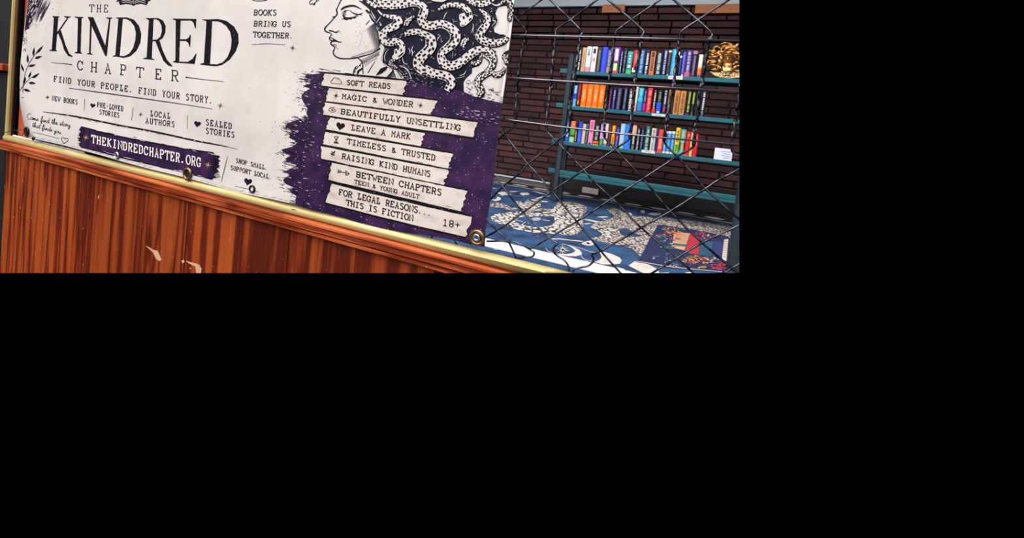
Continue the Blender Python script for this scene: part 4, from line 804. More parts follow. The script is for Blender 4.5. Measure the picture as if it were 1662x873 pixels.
listing('parchment strip reading SOFT READS', ((527, 119.4), (659, 131.7), (654, 154), (522, 138.9)), [('SOFT READS', (562.1, 137.3), (633.6, 144), (7.4, 8.2), .175)], i_cloud)
listing('parchment strip reading MAGIC & WONDER', ((534, 143.2), (709, 163.4), (699.6, 185.8), (528.5, 164)), [('MAGIC & WONDER', (554.5, 159.8), (670, 173.8), (7.4, 8.8), .175)], i_magic)
listing('parchment strip reading BEAUTIFULLY UNSETTLING', ((527, 166.3), (775.5, 198.8), (767.5, 222.6), (524, 185.8)), [('BEAUTIFULLY UNSETTLING', (552.8, 184.6), (747.2, 211.8), (8, 9), .18)], i_eye)
listing('parchment strip reading LEAVE A MARK', ((535.7, 190.9), (689.5, 216), (682.3, 237.3), (529, 209.6)), [('LEAVE A MARK', (569.7, 210.6), (665.9, 226), (8, 8.8), .175)], i_heart)
listing('parchment strip reading TIMELESS & TRUSTED', ((528.5, 214), (735, 249.6), (727, 273.4), (523.5, 233.7)), [('TIMELESS & TRUSTED', (563.2, 233), (706.2, 260.6), (7.8, 9), .175)], i_glass)
listing('parchment strip reading RAISING KIND HUMANS', ((520.6, 237.3), (727.8, 276.3), (719.9, 300), (522, 257.5)), [('RAISING KIND HUMANS', (554.5, 257), (698.2, 287), (8, 9.2), .175)], i_sprig)
listing('parchment strip reading BETWEEN CHAPTERS', ((538.6, 264), (758.8, 310), (748.7, 343), (532.9, 291.5)), [('BETWEEN CHAPTERS', (577.6, 286.6), (716.2, 317.4), (8.4, 9.8), .18), ('TEEN & YOUNG ADULT', (575.2, 297.4), (680, 322.6), (5.8, 6.6), .19)], i_arrow)
listing('parchment strip reading FOR LEGAL REASONS, THIS IS FICTION, 18+', ((538.6, 298), (766, 352.5), (755, 384.3), (528.5, 328.3)), [('FOR LEGAL REASONS...', (549.5, 315.5), (700.5, 351), (8.6, 9.8), .175), ('THIS IS FICTION', (561.7, 332.5), (669.6, 359), (8.2, 9.4), .175), ('18+', (717.7, 365.8), (746.4, 370.2), (9.8, 9.8), .15)], sag=1.2)
# ---- title
pr = P_(); k = 6.925
for P in ([(590, 180), (665, 182), (665, 189), (655, 196), (628, 562), (641, 568), (638, 576), (555, 572), (557, 564), (582, 555), (605, 202), (592, 191)], [(720, 181), (796, 185), (793, 193), (770, 199), (650, 380), (634, 398), (632, 376), (752, 201), (722, 192)], [(655, 362), (684, 338), (700, 390), (735, 500), (775, 600), (815, 630), (812, 641), (765, 628), (720, 562), (690, 460), (660, 395)],
          [(838, 187), (938, 190), (935, 198), (916, 206), (905, 584), (922, 595), (920, 603), (836, 597), (840, 588), (866, 580), (875, 206), (842, 197)],
          [(985, 190), (1040, 192), (1032, 240), (1018, 598), (1041, 607), (1038, 615), (975, 608), (978, 600), (1000, 594), (1012, 236), (988, 199)], [(985, 190), (1048, 192), (1186, 520), (1190, 631), (1180, 626), (1020, 268)], [(1194, 195), (1262, 197), (1258, 206), (1240, 213), (1201, 628), (1186, 632), (1178, 545), (1225, 213), (1196, 205)],
          [(1303, 195), (1380, 197), (1345, 634), (1265, 636), (1268, 628), (1295, 618), (1330, 213), (1305, 204)]): pr.poly(Z(0, 0, k, P), WORN, 1)
pr.ring(Z(0, 0, k, [(1340, 195), (1425, 195), (1505, 220), (1562, 290), (1587, 380), (1577, 480), (1532, 572), (1462, 632), (1390, 651), (1300, 634)]), Z(0, 0, k, [(1300, 625), (1395, 630), (1452, 602), (1495, 540), (1520, 450), (1527, 370), (1508, 292), (1465, 237), (1420, 213), (1340, 209)]), WORN, 1)
for P in ([(258, 202), (340, 203), (320, 655), (350, 664), (347, 673), (221, 662), (225, 654), (262, 645), (288, 226), (260, 212)], [(358, 455), (408, 457), (440, 560), (490, 670), (554, 740), (550, 749), (505, 737), (450, 682), (398, 560)],
          [(555, 208), (645, 210), (628, 700), (600, 706), (556, 697), (560, 690), (585, 680), (590, 230), (557, 217)], [(635, 210), (822, 212), (815, 325), (805, 312), (788, 252), (760, 231), (635, 231)], [(628, 440), (710, 440), (738, 420), (750, 387), (759, 390), (751, 531), (742, 526), (730, 482), (705, 461), (628, 459)], [(560, 690), (725, 695), (780, 660), (814, 603), (823, 605), (802, 719), (600, 704)],
          [(890, 217), (1000, 218), (975, 722), (865, 725), (867, 717), (905, 705), (935, 236), (893, 226)]): pr.poly(Z(200, 0, k, P), WORN, 1)
pr.ring(Z(200, 0, k, [(320, 203), (392, 202), (446, 230), (476, 290), (471, 370), (440, 430), (390, 461), (325, 463)]), Z(200, 0, k, [(325, 447), (380, 443), (418, 410), (434, 350), (429, 288), (404, 237), (372, 216), (320, 215)]), WORN, 1)
pr.ring(Z(200, 0, k, [(960, 217), (1070, 213), (1162, 235), (1247, 300), (1291, 380), (1297, 480), (1262, 580), (1192, 672), (1112, 727), (1050, 744), (960, 738), (870, 726)]), Z(200, 0, k, [(880, 716), (1055, 722), (1118, 700), (1172, 640), (1208, 550), (1218, 450), (1203, 362), (1158, 292), (1100, 252), (1060, 239), (960, 235)]), WORN, 1)
done('title_lettering', pr)
pr = P_()
pr.text('THE', (144.8, 19), (175.6, 19.6), 11.4, .1, INK, 1, .62, .03)
for ch, x, y, w, h in (('C', 125.4, 112.8, 9.6, 14.4), ('H', 147, 116, 10.4, 15.2), ('A', 169.4, 118.6, 10.8, 15.4), ('P', 194.6, 120.8, 10.4, 16), ('T', 221, 124.4, 11.6, 15.4), ('E', 251.6, 127.8, 10.6, 16), ('R', 277.8, 130.6, 11.6, 16.8)):
    pr.text(ch, (x, y), (x+w, y+w*.11), h, .105, INK, 1, 1.0, .03)
pr.line(Z(0, 0, k, [(575, 703), (690, 712), (800, 725)]), [.8, 1.0, 1.4], INK, 1); pr.line([(302, 125.3), (330, 129), (363, 132.4)], [1.5, 1.0, .8], INK, 1); pr.dot(302.6, 125.4, 1.4, INK, 1); pr.dot(115.6, 104.8, 1.2, INK, 1)
done('chapter_lettering', pr)
pr = P_()
pr.text('FIND YOUR PEOPLE. FIND YOUR STORY.', (87, 131.9), (345, 168.2), (8.4, 10.2), .145, INK, 1, .72, .04)
pr.line([(112.3, 143), (160, 149.6), (240, 161), (300, 169.6), (344.4, 176.8)], [.9, 1.6, 1.6, 1.2, .8], INK, 1, 3); pr.star(357.4, 171.4, 7, .9, RST, 1, 4)
done('slogan_lettering', pr)
pr = P_()
for s, a, b, c, asp in (('NEW BOOKS', (84.2, 162.9), (125.6, 169.4), 7.4, .72), ('PRE-LOVED', (157.8, 173.4), (199.6, 180.2), 7.6, .72), ('STORIES', (161, 185), (193.2, 190.8), 7.4, .72), ('LOCAL', (243.8, 188.2), (275.8, 192.4), 8.6, .68), ('AUTHORS', (236, 199.8), (283.2, 206), 8.4, .72), ('SEALED', (333.6, 202.6), (375.8, 209.2), 9, .72), ('STORIES', (333.6, 216.3), (380.2, 223.2), 8.8, .72)):
    pr.text(s, a, b, c, .15, INK, 1, asp, .04)
for a, b in (((137.6, 160.5), (136.4, 180)), ((216, 174.3), (213.2, 196)), ((304.6, 187.2), (303.6, 210))): pr.line([a, b], [.6, 1.0, .5], INK, 1)
for _ in range(7): pass
pr.star(77, 158, 4.2, 1.1, RST, 1, 5); pr.dot(77, 158, 1.7, RST, 1); pr.star(228.2, 185.6, 4.8, .9, RST, 1, 4); pr.dot(228.2, 185.6, 1.2, INK, 1)
pr.heart(150.4, 171.2, 4.2, INK, 1); pr.heart(320.2, 201, 5.6, NVI, 1)
pr.line([(69.3, 181.4), (95, 184.8), (122.7, 189), (160, 196.4), (200, 204.6), (240, 211.6), (286.6, 221.6), (320, 229), (358.8, 236), (372, 239), (385.6, 242.2)], [.9, 1.8, 2.6, 2.7, 2.8, 2.8, 2.8, 2.6, 1.8, .8, .6], INK, 1, 3)
for _ in range(40):
    t = random.random(); x = 90+t*275; y = 184+(x-90)*.192; L_ = random.uniform(2, 6); pr.line([(x, y+random.choice((-.9, 1.2))), (x+L_, y+L_*.19+random.choice((-.9, 1.2)))], .5, random.choice((PAP, INK)), 2)
done('service_lettering', pr)
# ---- handwriting
CUR = {'C': ([(3.4, 6), (2.6, 7.4), (1.2, 7), (.2, 4.5), (.5, 1.4), (1.8, 0), (3.6, .8)], 3.2), 'o': ([(2, 2.8), (.9, 2.8), (.4, 1.2), (1.3, 0), (2.2, 1.2), (2, 2.8), (2.9, 2.4)], 2.6), 'm': ([(0, .2), (.5, 2.8), (.6, .1), (1.3, 2.8), (1.7, .1), (2.4, 2.8), (2.9, .2), (3.5, .8)], 3.4), 'e': ([(0, .8), (1.6, 1.6), (1.4, 2.8), (.5, 2.4), (.5, .6), (1.3, 0), (2.3, .9)], 2.2), 'f': ([(0, .6), (1.4, 4), (1.6, 6.6), (1, 6.8), (.8, 3), (.7, -2), (1.1, -2.6), (1.4, -.6), (1.2, .6), (2.2, 1.2)], 2.0), 'i': ([(0, .6), (.7, 2.8), (.6, .4), (1.2, .2), (1.7, .9)], 1.6), 'n': ([(0, .2), (.5, 2.8), (.6, .1), (1.4, 2.8), (1.8, .3), (2.5, .8)], 2.4), 'd': ([(2, 2.6), (.9, 2.8), (.4, 1), (1.2, 0), (2, 1.4), (2.5, 7), (2.1, .6), (2.9, .6)], 2.8), 't': ([(0, .8), (1, 3), (1.3, 6), (.9, .8), (1.4, .1), (2, .9)], 1.8), 'h': ([(0, .6), (1.2, 5), (1.2, 6.8), (.8, 6.4), (.5, .1), (1.2, 2.6), (1.8, 2.4), (1.7, .3), (2.5, .8)], 2.4), 's': ([(0, .5), (1, 3.2), (1.5, 1.4), (1, .1), (.3, .3), (1.9, .8)], 1.9), 'r': ([(0, .4), (.6, 3), (.8, 2.4), (1.5, 2.5), (1.4, .5), (2, .7)], 2.0), 'y': ([(0, 2.6), (.4, .6), (1.2, .4), (1.8, 2.8), (1.4, -2), (.6, -2.8), (.5, -1.6), (2.3, .8)], 2.3), 'a': ([(1.8, 2.6), (.8, 2.8), (.3, 1), (1, 0), (1.8, 1.4), (1.9, 2.7), (1.9, .4), (2.6, .8)], 2.5), 'u': ([(0, 2.6), (.3, .6), (1, .1), (1.7, 1.2), (1.9, 2.8), (1.9, .4), (2.6, .8)], 2.5), '.': ([(.2, 0), (.5, .2)], .8), ' ': ([], 1.9)}
def script(pr, s, a, b, h):
    tot = sum(CUR[c][1] for c in s); x = 0; a = Vector(a); b = Vector(b); u = (b-a)/tot
    for c in s:
        P = [(a.x+u.x*(x+gx)+.12*h*gy/7, a.y+u.y*(x+gx)-h*gy/7) for gx, gy in CUR[c][0]]
        if P: pr.line(P, .75, INK, 1, 3)
        if c == 't': pr.line([(a.x+u.x*(x-.1)+.6, a.y+u.y*x-h*.62), (a.x+u.x*(x+2)+.6, a.y+u.y*(x+2)-h*.66)], .6, INK, 1)
        if c == 'i': pr.dot(a.x+u.x*(x+.9), a.y+u.y*x-h*.6, .5, INK, 1)
        x += CUR[c][1]
pr = P_(); script(pr, 'Come find the story', (43.6, 193), (114, 206.4), 9); script(pr, 'that finds you.', (52, 205.4), (100, 217.6), 8)
pr.line([(52.3, 214.3), (70, 218), (96, 225.2)], [.5, .9, .6], INK, 1); pr.heart(104.7, 227.6, 5.6, INK, 1, .9)
done('handwritten_lettering', pr)
pr = P_()
for P, w in (([(37, 150), (37.5, 138), (41, 118), (46, 106), (54, 92), (62, 82), (70, 74)], .9), ([(31.8, 147), (40, 136), (48, 128), (54, 124), (63, 119)], .9)): pr.line(P, w, INK, 1, 3)
for a, b, w in (((59, 87), (70, 74), 4.6), ((53.4, 91), (55.6, 76.5), 4), ((56, 95), (68.5, 91), 4.6), ((45, 103), (44.6, 87.4), 3.8), ((46, 108), (58.6, 104.6), 4.4), ((38.4, 116.5), (33.6, 102.5), 3.6), ((46, 127), (51, 115.6), 3.8), ((52, 126.8), (64, 119.2), 4.6), ((37.6, 137), (42, 124), 4), ((46, 134.4), (58.4, 135), 4.8), ((37.6, 144.6), (50, 148.6), 4.8)): pr.leaf(a, b, w, INK, 1)
pr.line([(35, 158.8), (38.5, 157.6)], .9, INK, 1)
done('leaf_sprig', pr)
pr = P_()   # dry brush corner at the top left
pr.poly([(46, -30), (46, 0), (42, 32), (40, 50), (47, 46), (53, 32), (60, 12), (64, -30)], PUR, 1)
for _ in range(90):
    t = random.random(); x0 = 48+t*34+random.uniform(-3, 3); y0 = random.uniform(-10, 14); L_ = random.uniform(12, 46)*(1.1-t*.5); s = .42+t*.2; x1, y1 = x0-L_*s*.8, y0+L_
    if x1 < 46-y1*.16: continue
    pr.line([(x0, y0), (x1, y1)], [.3, random.uniform(.5, 1.6), .2], random.choice((PUR, INK, PUR)), 2)
for _ in range(60):
    t = random.random(); x0 = 47+t*14; y0 = random.uniform(-5, 40); L_ = random.uniform(1, 6); pr.line([(x0, y0), (x0-L_*.4, y0+L_)], .6, PAP, 3)
for _ in range(40): pr.dot(random.uniform(37, 44), random.uniform(50, 84), random.uniform(.3, .9), INK, 2, 5)
done('brush_corner', pr)
pr = P_()   # open book emblem, round emblem and curl cut by the top of the view
pr.poly([(190.5, -12), (193, 5), (195, 8.2), (204, 6.2), (212, 7.4), (216.5, 9.6), (221, 7), (229, 6), (237.6, 8.6), (240, 4), (243, -12)], INK, 1)
for P in ([(216.3, -4), (216.3, 6)], [(198, 4.6), (206, 3), (214, 5.6)], [(218, 5.4), (227, 2.6), (236, 5.4)], [(197, 1.6), (206, 0), (215, 3)], [(218, 2.6), (227, -.6), (236, 2)]): pr.line(P, .8, PAP, 2, 3)
for x in (200, 205, 210, 222, 227, 232): pr.line([(x, -8), (x+.4, -.4)], .7, PAP, 2)
for a, b in (((196, -3), (188, 3.6)), ((194, -8), (187, -3)), ((240, 2), (246, -3)), ((238, -2), (246, -8))): pr.leaf(a, b, 3.2, INK, 1)
pr.poly([(404, -8), (406, -1.5), (412, 1.4), (420, 2.5), (430, 1.4), (436, -1), (438, -8)], INK, 1); pr.line([(409, -1), (420, 1), (432, -1)], .7, PAP, 2, 3)
q5 = lambda P: Z(500, 0, 13.85, P)
for P in ([(190, -10), (170, 50), (135, 75), (110, 105), (130, 110), (160, 80)], [(130, -20), (60, 10), (32, 60), (50, 98), (85, 88), (95, 60)], [(240, 0), (205, 25), (175, 20)]): pr.line(q5(P), 1.2, INK, 1, 3)
done('emblem', pr)
pr = P_()
for s, a, b, c in (('BOOKS', (411.5, 24.4), (448.6, 24.6), 8.4), ('BRING US', (411.5, 42.3), (471.6, 43.4), 8.3), ('TOGETHER.', (410.4, 60), (476, 62.2), 8.3)): pr.text(s, a, b, c, .165, INK, 1, .84, .09)
pr.line([(408.8, 72.6), (424, 71.3), (438, 71), (463.5, 72.8)], [.5, 1.0, 1.0, .5], INK, 1, 4); pr.star(474.8, 77.8, 7, .9, RST, 1, 4); pr.dot(474.8, 77.6, 1.5, INK, 1)
pr.text('SHOP SMALL.', (382.4, 263.4), (433.6, 276), (6.4, 6.8), .165, INK, 1, .8, .08); pr.text('SUPPORT LOCAL.', (374, 275), (440.2, 291.2), (6.6, 7), .165, INK, 1, .8, .08)
pr.line([(369.4, 253), (364, 275), (358.8, 295.4)], [.5, 1.1, .5], INK, 1); pr.heart(402.4, 294.6, 6.6, NVI, 1); pr.line([(381.2, 302), (402, 306.4), (421, 312)], [.5, .9, .5], INK, 1)
done('motto_lettering', pr); pr = P_()
for _ in range(60): pr.dot(random.uniform(400, 530), random.uniform(80, 200), random.uniform(.2, .5), INK, 1, 5)
for _ in range(80): pr.dot(random.uniform(100, 520), random.uniform(5, 330) if random.random() < .4 else random.uniform(5, 130), random.uniform(.15, .4), GLD, 1, 5)
for _ in range(26): pr.dot(random.uniform(60, 100), random.uniform(0, 46), random.uniform(.2, .7), INK, 2, 5)
tag(done('ink_spatter', pr), kind='stuff')
pr = P_()   # web address bar
T_ = [(131.4, 205.8), (145, 209), (165, 214.4), (200, 222.6), (235, 229.2), (257.8, 233.6), (301, 241.8), (330, 245.8), (344.4, 247.6), (347, 249.4), (357, 253.4)]
B_ = [(344.4, 291), (330, 287.6), (292.4, 278.2), (243.3, 266.6), (200, 256.6), (185, 252.6), (160, 245.6), (131, 238.6)]
pr.poly(T_+[(354, 258), (358, 261), (352, 265), (357, 269), (351.6, 274), (355, 278), (347, 283), (350, 287)]+B_+[(128, 235), (131, 231), (127, 227), (130, 222), (127.6, 218), (131, 214), (128.4, 210)], PUR, 1)
pr.line(T_[:-1], 2.2, INK, 2, 2); pr.line(B_, 1.6, INK, 2, 2)
for _ in range(40):
    t = random.random(); x = 132+t*210; y = (207+t*41 if random.random() < .5 else 239+t*51)+random.uniform(-1.5, 2); L_ = random.uniform(3, 14); pr.line([(x, y), (x+L_, y+L_*.22)], .6, random.choice((PAP, INK, FLK)), 3)
for _ in range(30):
    y = random.uniform(252, 290); pr.line([(346, y), (346+random.uniform(4, 12), y+1.4)], .9, INK, 2)
for _ in range(22):
    y = random.uniform(209, 238); pr.line([(132, y+1), (125+random.uniform(0, 5), y)], .9, INK, 2)
pr.star(139.4, 223.2, 6, .9, GLD, 3, 4); pr.star(337.6, 267.6, 7.2, 1.0, GLD, 3, 4)
bar = done('address_bar', pr)
pr = P_(); pr.text('THEKINDREDCHAPTER.ORG', (148.4, 231.2), (325.8, 271), (11.8, 14.4), .13, WHI, 4, .78, .03); done('lettering', pr, parent=bar)
# ---- portrait of the snake-haired woman
pr = P_(); A_ = lambda P: Z(500, 0, 13.85, P); B2 = lambda P: Z(500, 55, 13.85, P); C2 = lambda P: Z(600, 0, 13.85, P); D2 = lambda P: Z(600, 55, 13.85, P); E2 = lambda P: Z(715, 0, 13.85, P); F2 = lambda P: Z(715, 55, 13.85, P); G2 = lambda P: Z(560, 100, 11.87, P); H2 = lambda P: Z(695, 100, 11.87, P)
pr.line(A_([(760, -30), (720, 40), (682, 120), (655, 180), (636, 225), (655, 285), (640, 335), (600, 385), (560, 430), (500, 500), (440, 560), (390, 615), (374, 655), (390, 700), (440, 725), (490, 738), (516, 752), (514, 790), (490, 830), (476, 866)]), [1.8, 1.7, 1.4, 1.6, 2.2, 2.2, 2.0, 1.7, 1.6, 1.6, 1.6, 2.2, 2.6, 2.2, 2.0, 1.6, 1.2, 1.2, 1.6, 2], INK, 1, 3)
pr.line(A_([(540, 392), (580, 372), (610, 370)]), [.5, 2, 1], INK, 1)
pr.line(B2([(476, 92), (490, 128), (530, 158), (548, 170)]), 2.0, INK, 1, 3)
pr.line(B2([(548, 168), (512, 195), (516, 235), (550, 262), (590, 290), (594, 335), (568, 390), (570, 440), (600, 490), (660, 530), (740, 552), (850, 558), (960, 552), (1080, 535), (1200, 505), (1330, 470), (1450, 430), (1550, 370), (1620, 320)]), [1.4, 2.2, 2.2, 1.6, 1.6, 1.6, 1.9, 2.0, 2.1, 2.2, 2.2, 1.8, 1.8, 2.4, 1.8, 1.6, 1.6, 2.2, 2.8], INK, 1, 3)
pr.poly(B2([(488, 82), (545, 84), (590, 112), (640, 140), (690, 168), (745, 170), (752, 190), (700, 196), (640, 176), (560, 176), (540, 150), (565, 132), (545, 105), (505, 100)]), INK, 1)
pr.poly(B2([(505, 105), (545, 108), (560, 128), (530, 140), (505, 125)]), PAP, 2)
for P in ([(540, 240), (600, 230), (640, 250), (625, 290)], [(600, 280), (640, 315), (680, 345)], [(560, 250), (610, 250)]): pr.line(B2(P), .7, RST, 1)
pr.poly(A_([(735, 238), (740, 195), (790, 150), (870, 122), (960, 106), (1040, 110), (1110, 140), (1215, 212), (1190, 212), (1090, 168), (1010, 150), (930, 158), (850, 178), (790, 205)]), INK, 1)
pr.poly(A_([(740, 435), (800, 405), (830, 378), (900, 388), (990, 382), (1070, 362), (1155, 362), (1085, 378), (1050, 420), (1000, 408), (960, 440), (900, 430), (880, 456), (820, 440), (790, 428)]), INK, 1)
pr.poly(A_([(800, 240), (860, 225), (850, 260), (828, 320), (820, 390), (790, 395), (770, 340), (780, 280)]), INK, 1)
for i in range(9): pr.line(A_([(750+i*10, 300+i*8), (790+i*8, 250+i*6)]), .4, PAP if i % 2 else INK, 2)
pr.line(A_([(850, 240), (920, 225), (980, 270), (1040, 310), (1100, 325), (1240, 288)]), [1.2, .6, 1.2, 1.4, 1.2, .5], INK, 1, 3)
for i in range(16): pr.line(A_([(960+i*16, 262+i*5), (985+i*16, 285+i*4)]), .5, INK, 1)
for i in range(10): pr.line(A_([(1060+i*14, 350-i*2), (1090+i*14, 332-i*4)]), .45, INK, 1)
pr.poly(A_([(455, 680), (500, 672), (560, 690), (600, 712), (640, 705), (668, 712), (640, 742), (600, 736), (540, 712), (480, 705)]), INK, 1)
pr.line(A_([(640, 730), (672, 712), (678, 672)]), [1.4, 1.2, .4], INK, 1); pr.line(A_([(690, 680), (735, 745)]), .6, RST, 1); pr.line(A_([(545, 770), (540, 805)]), .8, INK, 1)
pr.line(B2([(1120, 545), (1190, 600), (1222, 680), (1228, 780), (1235, 900)]), [1.2, 2.0, 1.5, 1.5, 1.5], INK, 1, 3); pr.line(B2([(1510, 610), (1430, 730), (1340, 880)]), [.5, 1.2, 1.2], INK, 1)
for i in range(17):   # hatching: cheek, jaw and neck
    pr.line(A_([(1300+i*13, 665+i*31), (1400+i*12, 590+i*29), (1500+i*8, 520+i*26)]), [.3, .8, 1.0], INK, 1)
for i in range(16): pr.line(A_([(1340+i*13, 660+i*30), (1440+i*12, 585+i*28), (1510+i*8, 535+i*26)]), [.2, .5, .8], INK, 1)
for i in range(26): pr.line(B2([(1170+i*17, 590-i*8), (1240+i*14, 660-i*7)]), .6, INK, 1); 
for i in range(14): pr.line(B2([(1240+i*22, 620-i*4), (1290+i*20, 740-i*16)]), .5, INK, 1)
for i in range(18): pr.line(B2([(960+i*32, 540-i*9), (990+i*32, 505-i*11)]), .5, INK, 1)
for _ in range(70): pr.dot(*B2([(random.gauss(1180, 110), random.gauss(200, 170))])[0], random.uniform(.2, .5), INK, 1, 5)
for _ in range(24): pr.dot(*A_([(random.gauss(1180, 70), random.gauss(660, 90))])[0], random.uniform(.2, .5), INK, 1, 5)
for i in range(10): pr.line(A_([(1130+i*9, 10+i*6), (1230, 30+i*7)]), .6, INK, 1)
for i in range(8): pr.line(A_([(1280+i*10, 240+i*10), (1330+i*8, 215+i*8)]), .7, INK, 1)
pr.line(A_([(1295, 560), (1385, 455)]), 1.2, INK, 1)
# shoulder: curls below the neck
pr.line(G2([(160, 235), (165, 180), (200, 110), (240, 75)]), [1.6, 1.4, 1.4, .6], INK, 1, 3); pr.line(G2([(240, 235), (260, 180), (330, 130), (345, 60)]), [3, 3.4, 2.4, 1.2], INK, 1, 3)
pr.line(G2([(180, 215), (200, 150), (260, 90), (320, 20)]), 1.0, INK, 1, 3)
for P in ([(215, 130)], [(290, 75)], [(190, 190)]): pr.dot(*G2(P)[0], 1.4, INK, 1, 5)
for i in range(20): pr.line(G2([(600+i*9, 255-i*4), (690+i*8, 130-i*3)]), .5, INK, 1)
for i in range(16): pr.line(G2([(790+i*8, 300-i*8), (960-i*2, 290-i*11)]), .5, INK, 1)
for i in range(10): pr.line(G2([(980+i*8, 160+i*14), (1100, 190+i*13)]), .5, INK, 1)
pr.line(G2([(780, 130), (720, 210), (600, 265)]), [.8, 1.2, .8], INK, 1, 3); pr.line(G2([(900, 150), (950, 230), (970, 300)]), 1.2, INK, 1, 3); pr.line(G2([(1040, 160), (1120, 220), (1140, 330)]), [2, 2, 1.4], INK, 1, 3)
pr.line([(560, 119), (590, 123), (625, 127.6), (662, 131.4)], [1.8, 2.2, 1.4, 2.2], INK, 2)
HAIR = [(587.4, -6), (589.5, 7), (596, 12), (600, 16), (599, 25), (602.5, 32.5), (608, 38), (612, 46), (617, 52), (618.4, 62), (621, 72), (624, 78), (621.6, 84), (619.4, 92), (619.4, 98), (623, 104.6), (632, 110), (641, 112), (650, 118), (655, 126), (660, 131.4), (690, 137.4), (711, 142), (735, 145), (753, 149.5), (752.3, 133.7), (755.6, 127.8), (765.8, 118.5), (766.4, 110.4), (777, 107), (782, 101), (781, 94), (772, 92), (776, 88), (800, 88), (806, 84), (796, 77.5), (798, 74.9), (811, 73), (819.7, 66.6), (823, 60), (818, 55.8), (811, 55.6), (802.4, 52), (801.6, 46), (808.9, 31.8), (803.8, 21.7), (809, 10), (822, 9.4), (826.6, 20), (823.6, 34), (829, 35), (832, 18), (833, -6)]
pr.poly(HAIR, NVI, 1)
n = 0
while n < 150:
    x, y = random.uniform(600, 825), random.uniform(0, 145)
    if not inside(x, y, HAIR): continue
    n += 1
    if random.random() < .55: pr.dot(x, y, random.uniform(.25, .7), PAP, 2, 5)
    else:
        a = random.uniform(-1.4, 1.4); L_ = random.uniform(1.5, 4.5); pr.line([(x, y), (x+L_*.5*math.cos(a)+.6, y+L_*.5*math.sin(a)), (x+L_*math.cos(a), y+L_*math.sin(a))], [.3, .9, .2], PAP, 2)
for P, w in ((C2([(10, 300), (60, 390), (130, 480)]), 1.2), (C2([(30, 240), (70, 320), (120, 400), (140, 420)]), 1.6), (C2([(250, 370), (200, 440), (140, 520)]), 1.0), (C2([(220, 490), (240, 560), (270, 580)]), 1.0), (C2([(160, 590), (190, 640)]), 1), (D2([(370, 320), (300, 430), (280, 560), (290, 620)]), 1.0), (D2([(430, 340), (360, 430), (330, 540), (360, 620)]), 1.0), (D2([(320, 660), (430, 750)]), 1.1), (D2([(480, 745), (620, 790)]), 1.1), (D2([(680, 710), (800, 770), (890, 880)]), 1.3), (D2([(660, 800), (740, 870)]), 1.3), (D2([(740, 530), (760, 640), (840, 690)]), 1.3), (D2([(870, 320), (905, 380), (895, 450)]), 1.2), (D2([(975, 270), (945, 350), (960, 430), (950, 500)]), 1.7), (D2([(1000, 380), (1010, 420)]), .9), (D2([(1600, 40), (1540, 90), (1525, 150)]), 1.3), (D2([(1610, 90), (1600, 160)]), .9), (E2([(150, 270), (100, 340), (70, 430)]), 1.2), (E2([(730, 530), (735, 620), (690, 740)]), 1.2), (E2([(735, 640), (735, 745)]), .9), (E2([(760, 325), (840, 360)]), 1.3), (E2([(885, 430), (895, 500)]), 1.1), (E2([(965, 160), (950, 205)]), 1.2), (E2([(280, 430), (300, 510)]), .9), (E2([(300, 480), (370, 475)]), .9), (F2([(280, 390), (265, 540)]), 1.2), (F2([(350, 440), (310, 490)]), 1), (F2([(90, 460), (100, 570)]), 1.1), (F2([(740, 185), (720, 250)]), 1), (H2([(730, 170), (690, 240), (600, 270)]), 1.2), (H2([(530, 322), (700, 285)]), .9), (G2([(1050, 80), (1180, 130), (1250, 250), (1270, 340)]), 1.5), (G2([(750, 40), (840, 100), (1000, 150)]), 1.2), (G2([(1400, 245), (1520, 290)]), 1.2), (E2([(1240, 370), (1290, 440), (1270, 540), (1190, 640)]), 1.6), (E2([(1190, 390), (1180, 460), (1240, 480), (1150, 590)]), 1.2), (C2([(1380, 250), (1450, 245)]), 2.0), (C2([(1290, 60), (1400, 45)]), 1.4), (C2([(890, 270), (910, 320)]), 1.6)):
    pr.line(P, [.4, w, .4], PAP, 2, 3)
for x0, y0, x1, y1, nn in ((640, 118, 700, 140, 70), (640, 105, 668, 128, 40)):
    for _ in range(nn): x, y = random.uniform(x0, x1), random.uniform(y0, y1); L_ = random.uniform(.6, 3.5); pr.line([(x, y), (x+L_, y+L_*random.uniform(-.3, .5))], .5, random.choice((PAP, INK)), 2)
portrait = done('portrait', pr, 'black and white portrait in profile')
